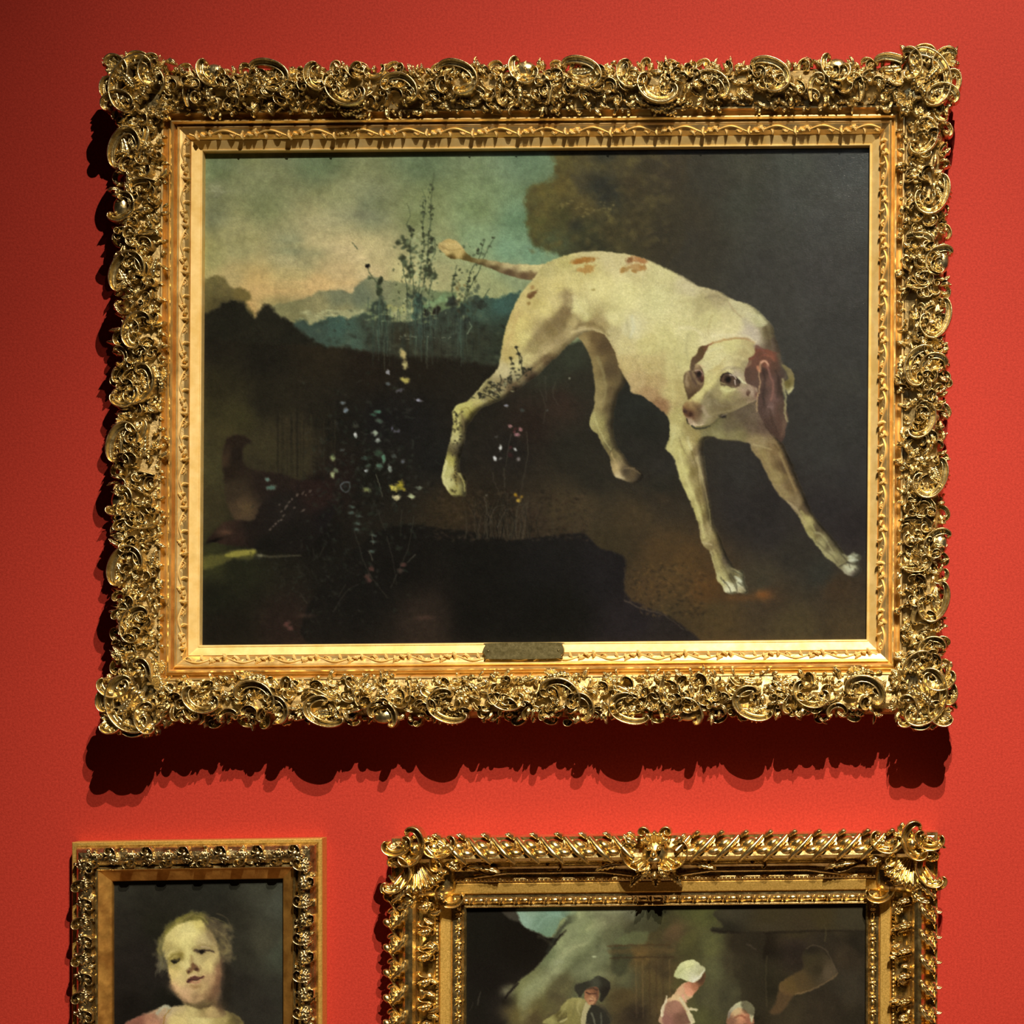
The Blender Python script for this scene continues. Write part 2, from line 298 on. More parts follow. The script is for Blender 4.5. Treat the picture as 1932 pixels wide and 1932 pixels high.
    for q, s, col in [('968,520', (4.5, 9), (190, 170, 108)), ('985,625', (4.5, 8), (198, 184, 120)), ('985,760', (7, 5), (186, 172, 88)), ('828,685', (3.4, 4), (150, 150, 150)), ('535,1260', (2.6, 5.6), (226, 226, 214)),
        ('712,1240', (5.4, 4.6), (150, 160, 134)), ('740,1308', (4, 4), (182, 186, 170)), ('632,1585', (3, 2.6), (216, 222, 216)), ('845,1560', (3.6, 6.4), (168, 178, 160)), ('790,1475', (3.4, 7), (90, 128, 100)),
        ('755,1545', (6.4, 6), (78, 104, 84)), ('740,1425', (8, 5), (50, 76, 54)), ('330,1465', (5, 5.4), (150, 160, 106)), ('325,1620', (3.6, 6), (160, 168, 118)), ('355,1580', (5, 4), (96, 104, 78)),
        ('640,1760', (6.6, 3.8), (134, 138, 84)), ('890,1745', (7.6, 5.6), (206, 190, 84)), ('940,1720', (5, 8), (170, 154, 50)), ('975,1755', (5, 3), (150, 136, 48)), ('905,1828', (7, 4), (216, 204, 150)),
        ('1045,1820', (5, 4.4), (170, 176, 130)), ('1105,1742', (6, 3), (110, 116, 96)), ('1110,942', (6, 2.6), (154, 152, 162)), ('940,855', (6, 3), (74, 72, 76)), ('445,1035', (4, 4.6), (112, 122, 126)), ('415,965', (5, 2.4), (100, 110, 110)),
        ('740,1045', (6, 3), (70, 110, 86)), ('745,1130', (6, 3.6), (70, 88, 72)), ('700,1075', (6, 2.4), (48, 80, 62)), ('910,1225', (6, 3), (112, 108, 124)), ('865,1205', (1.6, 5), (96, 94, 110)), ('620,1465', (5, 3.4), (64, 88, 76)),
        ('650,1535', (5, 3), (66, 80, 66)), ('410,1395', (5, 3), (60, 66, 62)), ('965,1495', (4, 4), (86, 88, 92)), ('880,1450', (5, 3.4), (62, 70, 64)), ('830,795', (5, 3), (84, 92, 92)), ('540,1175', (6, 4), (54, 58, 46)),
        ('1855,1372', (2.4, 4.6), (200, 200, 186)), ('1805,1470', (2.4, 4.4), (206, 206, 198)), ('1905,990', (4, 2), (150, 150, 160))]:
        x, y = f(q)[0]; S.blob(x, y, s[0], s[1], col, .9, R.uniform(-.3, .3), .45, .6, int(x))
    S.stroke(f('430,1690 395,1720 420,1770 470,1770 480,1700 440,1690'), (84, 98, 100), 2.6, 2.4, .8, 1.5, 1); S.blob(651, 918, 4, 4, (34, 42, 40), .8, 0, .4, .3)
    for q in p('1135,835 1130,880 1180,960 1170,1000 1190,900 1290,1040 1290,1090 1280,1160'):
        S.blob(q[0], q[1], 5.5, 2.8, (70, 88, 78), .8, .1, .5, .5)
    for q in p('1510,1260 1490,1300 1250,1340 1260,1370 1280,1290 670,1680 690,1720 660,1700'): S.blob(q[0], q[1], 5, 4, (92, 54, 48), .75, 0, .5, .5)
    S.blob(505, 905, 5, 3.4, (100, 128, 112), .85, .2, .4, .4); S.blob(512, 920, 8, 4.4, (84, 112, 96), .85, -.1, .4, .4)
    for q in p('800,1630 1680,1640 1650,1650'): S.glow(q[0], q[1], 14, 4, (72, 48, 38), .6)
    lines = ['1310,600 1340,680 1355,760', '1280,1010 1290,1110', '1260,1160 1290,1230', '1600,1185 1540,1240', '1500,860 1490,1040', '1330,880 1380,1010', '1390,1050 1430,1200 1460,1400', '1150,1000 1250,1300 1400,1500',
             '1090,1400 1040,1490', '1460,1330 1420,1430', '760,1470 810,1540', '1000,1600 1100,1450 1180,1400', '930,1130 900,1200', '850,1140 860,1190', '1590,900 1540,1150 1420,1420']
    for i, q in enumerate(lines): S.stroke(p(q), (92, 92, 74) if i < 4 else (50, 48, 38), 1.8, 1.2, .7, 1.4)
    for i in range(520):
        x, y = R.gauss(690, 60), R.gauss(900, 90)
        if 560 < x < 830 and 700 < y < 1180: S.blob(x, y, R.uniform(2, 6), R.uniform(1.2, 3.4), R.choice([(32, 44, 32), (24, 28, 22), (40, 54, 42), (20, 20, 16), (48, 52, 44)]), .4, R.uniform(-1.5, 1.5), .6, .6, i)
    for i in range(200):
        x, y = R.gauss(600, 60), R.gauss(1090, 50)
        S.blob(x, y, R.uniform(2, 5), R.uniform(1, 2.4), R.choice([(38, 42, 32), (46, 48, 38), (22, 22, 18)]), .35, R.uniform(-1.5, 1.5), .6, .6, i)
    S.mottle(.10, 9, 77); S.mottle(.08, 40, 5)
    # ---- far hind leg, tail
    a1 = Frame2(780, 420, 4.83); a4 = Frame2(780, 660, 4.025); a5 = Frame2(1160, 740, 3.864); a2 = Frame2(1150, 440, 4.83); a3 = Frame2(1240, 600, 6.44)
    S.glow(1150, 690, 60, 60, (38, 36, 26), .3)
    far = a1('1500,1030 1530,1080 1580,1160 1620,1260 1640,1380 1655,1500 1650,1620')+a4('1380,400 1340,530 1345,590 1400,650 1450,750 1490,820 1500,880 1530,960 1580,985 1650,1010 1720,1000 1745,960 1710,910 1640,870 1600,800 1550,740 1520,650 1520,540 1530,430 1560,330 1600,260')+ID('1182,700 1170,650 1140,615 1110,612')
    S.poly(far, '1105,645:150,130,82 1120,640:100,80,48 1140,650:84,66,40 1120,690:134,116,72 1150,700:84,68,42 1130,730:140,124,78 1155,740:96,80,50 1130,760:150,134,86 1150,770:88,74,46 1120,795:168,158,100 1135,800:150,140,84 1150,800:80,68,44 1135,825:150,138,86 '
      '1152,840:100,90,56 1150,860:120,106,66 1160,885:176,154,104 1166,899:196,176,128 1180,890:70,58,40 1195,895:92,76,50 1205,900:60,50,36', 2.2)
    turn_form(S, S.fullmask(far, 2.2), 12, .2, .5)
    for q, w, c_ in [('1370,480 1400,580 1450,680 1500,760', 3, (186, 178, 118)), ('1500,780 1530,850 1560,950', 3, (190, 168, 112)), ('1600,900 1660,900 1720,940', 3, (130, 110, 78)), ('1540,960 1600,975', 4, (196, 178, 134)), ('1400,60 1440,180 1460,300 1440,420', 6, (140, 126, 82)), ('1480,560 1500,650 1540,760', 3, (70, 60, 40)), ('1490,790 1520,740', 1.2, (40, 32, 24))]:
        S.stroke(a4(q), c_, w, w*.7, .6, 3)
    S.poly(a1('225,215 270,165 340,150 420,190 460,235 520,310 640,335 760,355 880,375 1000,380 1120,385 1240,380 1200,480 1090,520 980,510 860,480 740,430 640,395 540,365 430,335 340,330 280,280'),
       '832,464:170,148,92 850,456:184,160,98 845,475:196,172,108 865,465:190,166,104 865,478:186,162,98 850,486:84,66,28 880,488:92,76,36 905,492:130,114,68 905,500:70,56,30 930,496:172,156,104 930,504:80,62,36 960,502:186,170,118 960,514:88,68,44 990,505:196,182,124 990,520:98,76,50 1010,506:198,184,124 1005,520:110,88,56', 2, p=4.5)
    S.stroke(a1('260,220 330,250 430,240'), (126, 104, 58), 2.5, 1.5, .6, 2.5); S.stroke(a1('250,190 330,200 420,200'), (206, 184, 122), 3, 2, .5, 3)
    # ---- body
    body = a1('1190,385 1300,330 1420,290 1560,265 1700,260 1800,268')+a2('60,180 180,195 300,225 420,275 560,340 700,410 800,475 900,500 1000,530 1100,590 1200,625 1290,660 1370,720 1440,790 1490,860 1510,950')+\
       a3('1470,320 1500,450 1480,700 1490,1000 1500,1300 1480,1480')+a5('1210,360 1250,430 1300,540 1340,650 1390,770 1430,860 1500,960 1560,1030 1620,1100 1690,1190 1740,1170 1780,1185 1795,1215 1770,1250 1800,1290 1780,1330 1740,1350 1680,1325 1640,1285 1570,1225 1530,1200 1500,1150 1450,1090 1400,1030 1370,960 1330,890 1250,800 1190,740 1140,660 1100,580 1060,500 1000,430 985,380 950,365 850,355 760,345 720,325 660,345 645,400 650,480 665,600 680,720 700,850 720,960 770,1060 800,1150 840,1230 880,1290 930,1300 945,1340 950,1390 970,1440 960,1470 900,1460 850,1470 800,1455 780,1410 745,1370 735,1310 710,1230 690,1160 640,1115 620,1040 605,950 570,850 530,760 480,650 455,570 430,480 385,430 370,400 395,340 400,270 395,210 372,165')+\
       a2('440,1590 350,1520 270,1470 200,1455 180,1390 150,1330 90,1220 50,1080 10,1010')+a1('1740,1020 1640,990 1560,1000 1500,1040 1400,1130 1320,1210 1220,1300 1130,1390 1060,1440 960,1510 860,1580 760,1630 640,1680 570,1740')+\
       a4('440,530 400,600 390,680 370,770 350,850 355,930 395,960 400,1040 395,1110 360,1110 300,1110 250,1060 215,980 225,900 245,820 265,740 290,640 300,550 295,480 330,420 400,395 460,340 520,270 600,190 640,140')+a1('790,1230 810,1120 830,1000 870,880 920,760 980,650 1050,560 1110,490')
    col = ('1035,505:180,168,108 1060,492:190,178,112 1110,485:200,186,130 1110,505:202,188,122 1150,485:198,184,130 1200,495:204,190,134 1250,515:198,188,130 1300,540:198,186,140 1350,560:168,154,110 1400,580:196,186,138 1435,600:190,184,134 1450,625:120,108,76 1462,650:96,80,62 '
       '1020,545:196,180,116 1050,540:204,188,120 1080,540:206,192,126 1130,545:212,200,134 1180,560:214,204,140 1240,570:208,200,140 1290,575:206,196,138 1330,575:180,168,116 1340,600:204,194,134 1380,610:214,202,146 1420,630:190,176,146 '
       '1000,570:194,176,110 1030,580:206,190,120 1050,575:196,180,118 1068,560:176,158,106 1066,590:128,108,70 1058,610:122,104,66 1040,625:132,114,72 1020,640:150,132,86 1005,655:160,144,94 990,640:206,192,122 980,610:204,186,114 970,600:190,168,104 965,640:196,176,108 960,670:186,166,102 '
       '975,690:196,184,124 1000,680:192,178,116 1030,660:172,154,104 1055,645:150,132,88 1080,625:170,152,102 1085,610:176,158,104 1010,690:150,134,90 1000,706:88,70,50 1035,680:110,90,58 975,715:150,140,98 950,700:190,176,126 945,725:150,136,94 970,730:80,64,42 '
       '1090,580:206,196,132 1105,600:196,186,124 1115,612:138,118,74 1095,612:140,122,78 1135,615:160,142,92 1155,630:186,172,120 1095,620:176,158,110 1160,600:206,196,134 1190,620:206,196,146 1180,650:198,184,126 1185,690:190,170,112 1200,715:184,160,108 1225,745:160,130,86 1245,765:138,104,68 '
       '1230,690:188,170,112 1225,650:202,190,126 1260,640:204,194,130 1290,620:210,200,140 1240,720:176,152,100 1265,700:190,176,116 1265,740:184,168,108 1285,680:200,190,128 1300,640:206,196,136 1340,640:212,200,146 1280,790:180,168,106 1300,800:150,134,82 1310,825:150,134,80 1275,815:190,180,118 '
       '1265,840:190,180,116 1285,850:186,176,110 1300,845:196,184,120 1310,850:130,112,72 1318,870:150,134,94 1325,850:104,88,62 1290,890:196,186,118 1312,890:120,104,60 1322,890:170,154,108 1300,930:186,176,110 1320,930:128,112,66 1332,930:130,112,76 1315,970:176,166,100 1332,975:110,96,56 1342,990:150,134,88 '
       '1330,1015:170,156,104 1345,1030:130,114,74 1352,1060:150,138,86 1370,1055:90,78,56 1360,1095:176,168,112 1378,1112:206,202,160 1385,1090:110,100,64 1397,1098:196,196,156 1400,1115:170,160,120 '
       '1350,800:106,98,62 1380,800:98,86,60 1400,780:92,78,58 1420,800:98,82,62 1440,800:96,76,60 1390,824:124,114,74 1350,825:138,130,84 1425,838:140,122,82 1335,818:120,112,72 1330,800:120,108,66 '
       '1440,865:140,120,78 1465,850:126,104,68 1480,880:92,72,46 1465,900:138,120,76 1490,920:110,90,58 1480,930:144,126,84 1500,950:132,114,80 1520,960:86,70,44 1520,985:168,156,98 1540,1000:84,72,48 1530,1005:150,140,86 1550,1030:150,142,94 1565,1030:90,80,54 1565,1050:150,142,96 '
       '1590,1060:120,112,76 1612,1048:176,178,146 1605,1072:180,178,142 1612,1084:110,100,82 '
       '930,740:140,130,88 915,750:130,118,76 905,758:170,158,98 880,770:184,176,100 865,775:186,178,102 890,785:150,140,78 862,800:176,168,98 875,800:100,88,54 862,825:176,168,108 860,850:96,86,56 870,850:76,66,48 850,870:170,162,88 845,890:186,180,112 850,910:190,184,120 862,900:110,98,54 860,925:150,142,80 875,915:150,142,90 872,900:90,78,48')
    S.poly(body, col, 2.4, p=4.2)
    S.clip = S.fullmask(body, 2.4)
    lower = np.clip((S.Y-690)/60, 0, 1)
    turn_form(S, S.clip, 13, .25, .62*lower+.30*(1-lower))
    n = fbm(S.X/26, S.Y/26, 12)*26+fbm(S.X/7, S.Y/7, 15)*16
    S.C += (n*S.clip)[..., None]
    G = lambda fr, q, w, c_, a=.5, s=6, w2=None: S.stroke(fr(q), c_, w, w2 if w2 else w*.6, a, s)
    L = (222, 212, 158); D = (120, 102, 66); M = (150, 134, 88)
    G(a1, '1400,640 1380,760 1290,900 1150,1000 1060,1100', 14, (120, 102, 66), .45, 12); G(a1, '1440,660 1440,760 1400,840', 4, (110, 90, 58), .4, 6); G(a1, '1480,960 1560,920 1680,940 1780,1030', 5, (112, 94, 56), .6, 6)
    G(a1, '1450,1000 1560,970 1660,975 1760,1040', 5, (196, 178, 126), .6, 4); G(a1, '980,900 960,1040 950,1160', 12, (210, 194, 120), .5, 12); G(a1, '1060,1250 1180,1180 1300,1110', 8, (180, 162, 112), .5, 8)
    G(a1, '870,1500 1000,1420 1130,1290 1240,1200', 9, (100, 82, 54), .6, 8); G(a1, '830,1160 900,1000 960,800', 4, (190, 160, 100), .4, 6); G(a1, '1460,680 1500,760 1580,840', 8, (214, 204, 148), .5, 8)
    # chest, ribs and shoulder modelling
    G(a2, '880,590 960,575 1060,600', 5, (124, 112, 78), .55, 6); G(a2, '640,630 760,610 900,620', 6, (170, 158, 106), .5, 8); G(a2, '1090,640 1130,700 1200,760', 3, (150, 128, 88), .6, 4)
    G(a2, '930,760 900,860 900,920', 3, (164, 148, 96), .5, 5); G(a2, '720,930 700,1060 720,1160', 5, (166, 158, 108), .5, 6); G(a2, '500,1100 470,1300 500,1480', 9, (176, 158, 104), .5, 9); G(a2, '160,820 170,900 200,980', 5, (170, 160, 112), .5, 6)
    G(a2, '200,760 220,860 190,940', 6, (206, 206, 170), .5, 6); G(a2, '640,860 760,870 840,920', 6, (222, 210, 160), .6, 6); G(a2, '940,940 1000,930 1150,925', 5, (224, 212, 164), .7, 5); G(a2, '540,1100 560,1300 580,1500 560,1650', 9, (204, 192, 128), .5, 10)
    G(a2, '230,1150 260,1230 280,1330', 6, (160, 142, 92), .45, 7); G(a2, '40,1050 100,1230 200,1400', 6, (170, 146, 98), .4, 8); G(a2, '1230,800 1300,900 1330,980', 12, (176, 164, 138), .5, 10); G(a2, '1260,740 1340,760 1400,830', 6, (196, 188, 146), .6, 6)
    G(a2, '1420,870 1450,960 1460,1020', 8, (86, 72, 46), .7, 6); G(a2, '1350,830 1400,840 1430,820', 4, (186, 184, 140), .5, 4)
    # foreleg modelling
    for q, w, c_ in [('430,300 410,380', 6, (200, 192, 132)), ('470,330 490,400 540,480', 3, (136, 120, 76)), ('530,330 550,400 560,420', 5, (204, 196, 142)), ('470,420 500,560 560,720 620,900 650,1060', 6, (202, 192, 126)), ('560,430 600,560 620,700 660,860', 3, (108, 94, 52)),
        ('600,480 640,640 680,820 700,960', 3, (178, 164, 110)), ('640,560 670,760', 2.4, (98, 82, 58)), ('610,760 650,920 680,1040', 2, (110, 96, 54)), ('640,1100 700,1110', 5, (182, 166, 118)), ('720,1150 760,1270 800,1370', 4, (170, 158, 100)), ('740,1150 790,1260 830,1340', 3, (112, 100, 60)),
        ('700,1160 730,1300 760,1370', 3, (180, 172, 120)), ('790,1380 830,1400 860,1450', 5, (214, 212, 172)), ('880,1350 920,1380', 6, (220, 222, 190)), ('890,1310 930,1330', 4, (176, 176, 132)), ('830,1330 870,1400 890,1440', 2.4, (60, 54, 38)), ('930,1420 950,1450', 3, (190, 180, 140)),
        ('1010,380 1080,400 1140,420', 3, (176, 160, 112)), ('1060,420 1140,560 1200,680', 8, (146, 128, 80)), ('1160,380 1240,500 1290,640 1370,790', 4, (102, 82, 50)), ('1140,440 1210,560 1270,690 1320,780', 3, (110, 92, 56)), ('1200,440 1260,580 1320,720', 5, (150, 130, 86)),
        ('1260,800 1330,860 1390,960', 4, (168, 152, 112)), ('1360,870 1430,960 1460,1010', 5, (170, 160, 100)), ('1400,1020 1460,1090 1530,1180', 3, (158, 152, 104)), ('1460,1020 1520,1050 1600,1180', 4, (168, 160, 112)), ('1470,1090 1560,1170 1620,1240', 2.4, (92, 84, 56)),
        ('1560,1100 1640,1180 1700,1230', 3, (104, 96, 62)), ('1670,1270 1730,1290', 6, (184, 184, 150)), ('1710,1200 1770,1190', 3, (196, 200, 170)), ('1710,1225 1770,1225', 4, (204, 206, 180)), ('1690,1240 1740,1260', 3, (50, 46, 36)), ('1640,1290 1720,1330', 4, (140, 132, 108))]:
        S.stroke(a5(q), c_, w, w*.7, .65, 3)
    for q in ('1650,1180 1690,1230 1720,1280', '1700,1240 1745,1250 1790,1260', '1690,1195 1720,1180 1760,1170', '1640,1270 1670,1250 1700,1240', '790,1370 830,1420 850,1470', '840,1320 880,1390 890,1450', '900,1390 930,1410', '860,1300 900,1320 940,1330', '1750,1290 1780,1320', '770,1350 800,1390'):
        S.stroke(a5(q), (66, 60, 44), 2.4, 1.4, .75, 1.8)
    for q in ('1690,1150 1740,1190 1790,1220', '820,1270 860,1310 870,1360'): S.stroke(a5(q), (88, 82, 58), 5, 4, .5, 4)
    # near hind leg modelling
    for q, w, c_ in [('330,420 300,470 310,500', 4, (206, 198, 124)), ('360,470 420,420 500,380', 4, (196, 186, 106)), ('360,460 410,440 430,480', 2, (120, 106, 50)), ('400,500 460,440 520,400', 3, (150, 138, 70)), ('330,500 340,580 320,640', 5, (196, 188, 116)), ('250,850 230,960 260,1060', 6, (206, 200, 138)),
        ('310,880 320,960 330,1040', 3, (120, 106, 50)), ('350,940 380,1000 390,1070', 4, (176, 166, 100)), ('360,480 380,540 380,620', 4, (110, 96, 60)), ('280,1060 320,1090', 3, (90, 78, 40)), ('560,230 500,300 440,360', 4, (180, 172, 116)), ('680,230 640,300 600,340', 6, (96, 84, 60)), ('600,240 640,280', 4, (176, 168, 130))]:
        S.stroke(a4(q), c_, w, w*.7, .7, 2.6)
    # rusty patches
    for q, rx, ry, c_, an in [('1550,345', 21, 5.5, (150, 100, 40), -.12), ('1500,355', 10, 4, (158, 106, 46), -.3), ('1590,425', 13, 7, (172, 130, 66), -.2), ('1530,430', 7, 4, (176, 136, 74), 0), ('1085,590', 6, 4, (158, 128, 76), -.7), ('1095,650', 10, 5, (98, 66, 36), -.8), ('1060,670', 5, 5, (104, 72, 40), -.6), ('1050,735', 4, 3, (140, 116, 62), 0), ('1640,610', 5, 2, (150, 134, 74), 0), ('1910,430', 4, 7, (158, 116, 54), .3)]:
        x, y = a1(q)[0]; S.blob(x, y, rx, ry, c_, .85, an, .25, .5, int(x))
    for q, rx, ry, c_, an in [('260,240', 15, 6, (160, 108, 62), .25), ('180,255', 6, 6, (118, 74, 40), 0), ('300,250', 8, 5, (168, 116, 66), .3), ('250,310', 15, 7, (168, 128, 74), .1), ('150,325', 10, 5, (160, 126, 68), -.2), ('230,345', 6, 3, (158, 118, 58), 0), ('300,310', 7, 5, (160, 116, 60), 0)]:
        x, y = a2(q)[0]; S.blob(x, y, rx, ry, c_, .8, an, .35, .6, int(x))
    # twigs over the hock
    for i in range(70):
        u = R.random(); x, y = 990-u*85+R.gauss(0, 7), 700+u*52+R.gauss(0, 7)
        S.blob(x, y, R.uniform(1.5, 4), R.uniform(1, 2.4), R.choice([(34, 34, 24), (44, 44, 30), (160, 156, 116), (60, 54, 36)]), .75, R.uniform(-1.5, 1.5), .4, .5, i)
    for i in range(46): S.blob(R.gauss(862, 6), R.uniform(775, 930), R.uniform(1.4, 3.4), R.uniform(1, 2.4), R.choice([(34, 30, 20), (60, 54, 34), (46, 42, 24)]), .7, R.uniform(-1.5, 1.5), .4, .5, i)
    S.clip = None
    for q in ('930,1130 960,1190 980,1280', '880,1230 900,1280', '960,1180 990,1240 985,1330 1010,1380', '790,1390 800,1440 760,1500 790,1560', '690,1460 740,1500 830,1530', '1080,1320 1000,1380 940,1450', '600,1550 680,1580 780,1630', '380,1730 400,1780'):
        S.stroke(a1(q), (44, 42, 28), 2.2, 1.4, .85, 1.4)
    for q in a1('935,1135 960,1195 975,1270 885,1240 905,1290 1000,1330 905,1330 1060,1335 700,1455 740,1480 600,1560 720,1545 640,1590 770,1590 395,1760 690,1540'): S.blob(q[0], q[1], 4, 2.6, (36, 36, 24), .85, R.uniform(-1, 1), .4, .5)
    # ---- head
    S.poly(a3('420,600 380,640 330,680 330,800 350,900 380,1000 440,960 540,860 580,760 570,640 500,560'), '1300,712:122,98,66 1294,725:146,124,86 1300,735:92,70,46 1306,745:72,50,28 1300,700:140,118,84 1308,720:96,74,54', 2.2, .95)
    for q, w, c_ in [('340,690 330,780 350,880 380,990', 2.4, (70, 54, 32)), ('400,640 430,740 470,800', 4, (74, 54, 42)), ('380,720 400,800 410,900', 3, (104, 80, 50)), ('360,700 350,760 380,820', 4, (156, 134, 100)), ('440,900 480,850 510,820', 3, (92, 68, 44))]: S.stroke(a3(q), c_, w, w*.7, .65, 2.6)
    S.poly(a3('400,610 420,500 470,440 520,350 600,330 690,300 650,350 600,400 570,470 520,520 460,570 440,640'), '1312,678:84,60,38 1322,660:78,56,28 1335,655:98,60,38 1345,650:150,90,50 1308,690:90,70,50', 2, .95)
    S.stroke(a3('680,300 800,270 950,245 1080,255 1180,300'), (160, 118, 60), 4.5, 3, .7, 3.4)
    S.stroke(a3('700,320 820,290 950,262 1060,270'), (176, 152, 96), 5, 4, .55, 5); S.stroke(a3('690,280 800,245 950,215 1080,225 1190,290'), (222, 208, 160), 4, 4, .6, 4)
    S.poly(a3('640,330 780,290 950,260 1100,270 1200,330 1220,400 1150,470 1090,540 1060,640 1090,720 1180,780 1240,830 1230,960 1180,1010 1050,1070 900,1140 780,1170 700,1240 640,1290 500,1310 400,1300 370,1240 330,1180 310,1090 340,1030 430,950 540,860 570,780 560,640 520,560 560,490 600,400'),
       '1345,660:206,196,136 1380,650:204,194,130 1410,665:176,160,108 1350,680:208,198,140 1330,690:204,194,140 1395,690:190,176,118 1360,700:188,172,110 1375,695:206,194,140 1400,690:150,136,96 1390,705:176,160,128 1345,720:204,192,126 1355,740:150,136,92 1350,725:176,164,104 1330,730:196,184,118 '
       '1320,745:206,194,128 1310,755:190,176,110 1335,750:110,96,62 1345,760:120,108,76 1370,738:188,180,118 1375,748:150,138,88 1385,750:142,128,88 1410,745:150,128,100 1420,740:160,138,112 1400,760:134,118,82 1370,770:112,98,64 1350,780:124,110,74 1330,765:140,126,90 1335,790:140,128,88 1320,800:154,138,102 1300,800:164,140,110 1310,805:190,168,132 1295,775:110,78,46 1350,795:120,106,72 1425,755:140,116,92', 1.8, p=4)
    S.glow(1358, 672, 18, 12, (214, 204, 148), .5)
    S.stroke(a3('620,760 700,690 820,600 900,560'), (214, 200, 140), 4, 6, .5, 5); S.stroke(a3('620,650 700,620 800,520 830,480'), (170, 152, 94), 3, 1.6, .5, 4); S.stroke(a3('740,560 800,480 840,440'), (216, 204, 150), 3, 2, .5, 3)
    S.stroke(a3('450,1000 540,900 640,810 700,760'), (208, 196, 130), 7, 5, .7, 5); S.stroke(a3('600,960 700,860 760,760'), (130, 118, 84), 6, 9, .55, 8); S.stroke(a3('880,960 1000,1000 1120,960'), (128, 112, 76), 5, 4, .6, 7); S.stroke(a3('700,1080 850,1060 1000,1010 1150,980'), (112, 96, 66), 7, 4, .5, 8)
    S.stroke(a3('560,1200 700,1160 860,1130 1050,1060 1180,1000'), (144, 130, 92), 3, 2.4, .6, 3); S.stroke(a3('600,1010 640,980 620,1060'), (170, 156, 122), 5, 4, .4, 5)
    # muzzle, nose, mouth
    S.poly(a3('310,1090 350,1030 420,1000 480,1030 540,1060 560,1120 540,1200 530,1260 470,1270 420,1220 370,1200 340,1160'), '1295,766:140,112,66 1290,772:96,62,42 1306,762:176,150,98 1312,768:132,104,66 1320,772:96,76,52 1303,785:84,48,30 1300,780:78,44,28 1315,785:104,80,54 1318,795:132,112,82 1325,780:116,98,70', 6, .9)
    S.stroke(a3('430,1040 480,1090 520,1150'), (82, 60, 40), 5, 7, .45, 6); S.stroke(a3('330,1060 370,1040 410,1040'), (166, 136, 88), 3, 2, .6, 3); S.stroke(a3('560,1090 600,1180 560,1260'), (176, 156, 126), 7, 5, .45, 6)
    S.blob(1293, 776, 4.5, 3.4, (66, 40, 32), .9, .8, .4, .3); S.blob(1303, 782, 4, 4, (62, 32, 22), .8, 0, .4, .3); S.stroke(a3('360,1230 375,1280 400,1290'), (24, 16, 12), 2.2, 2, .95, 1.4); S.stroke(a3('400,1290 480,1305 560,1300'), (206, 184, 146), 3, 2, .8, 2)
    S.stroke(a3('420,1310 480,1340 560,1335 640,1315'), (44, 44, 30), 3.4, 2, .9, 2); S.stroke(a3('640,1310 740,1230 850,1180'), (66, 56, 38), 1.6, 1.4, .5, 2); S.blob(1364, 785, 6, 3.4, (30, 26, 20), .9, .1, .5, .4); S.stroke(a3('780,1190 850,1160'), (150, 132, 112), 2, 1.4, .7)
    S.stroke(a3('380,1290 300,1350 330,1440 380,1480'), (150, 138, 84), 5, 4, .5, 4)
    # eyes
    S.poly(a3('450,655 500,625 545,640 565,700 556,760 525,770 485,735'), (78, 50, 38), 2.4, .9); S.blob(1318.5, 706, 4, 4.8, (28, 16, 14), .97, .3, .4, .1); S.stroke(a3('440,660 490,690 530,760 560,775'), (50, 32, 24), 1.8, 1.6, .8, 1.6); S.stroke(a3('460,640 510,630 550,670 545,720'), (196, 168, 140), 1.8, 1.4, .9, 1.2); S.blob(1325, 715, 3, 5, (84, 40, 26), .7); S.stroke(a3('470,590 520,570 570,600'), (190, 160, 120), 3, 2, .7, 3)
    S.stroke(a3('480,760 520,800 560,780'), (150, 126, 88), 3, 2, .6, 2)
    S.poly(a3('770,770 780,700 850,670 900,690 960,720 1010,780 1000,830 920,830 850,810'), (72, 50, 36), 2.4, .9); S.stroke(a3('770,765 790,700 850,668 900,688 960,725 1005,785'), (34, 22, 16), 2.6, 2, .95, 1.6); S.stroke(a3('780,800 860,820 930,840 990,820'), (60, 42, 30), 2, 1.6, .8, 1.6); S.blob(1373, 716, 7.4, 7, (46, 28, 20), .95, 0, .3, .1); S.blob(1374, 716, 4.4, 4.4, (20, 12, 10), .95, 0, .3, .1); S.blob(1362, 716, 3, 3.4, (96, 66, 46), .6); S.stroke(a3('880,690 930,700 960,740'), (200, 182, 158), 2, 2, .9, 1.3); S.stroke(a3('945,760 950,810'), (196, 180, 160), 2.2, 1.6, .95, 1.2)
    S.blob(1393, 720, 4, 5, (60, 50, 40), .8); S.stroke(a3('1000,720 1040,780 1075,790'), (212, 206, 160), 3.4, 2.6, .9, 2); S.stroke(a3('790,640 860,600 980,620 1040,680'), (156, 142, 108), 5, 4, .55, 4); S.stroke(a3('780,850 850,880 940,870'), (206, 200, 136), 6, 4, .8, 4); S.stroke(a3('780,760 770,800 820,820'), (76, 58, 42), 2, 2, .7, 1.6)
    S.blob(1411.5, 741, 4, 5.4, (72, 46, 32), .9, .2, .4, .4); S.blob(1427, 745, 3, 5, (90, 54, 40), .8, 0, .5, .5); S.glow(1400, 735, 16, 5, (186, 160, 130), .4, .3)
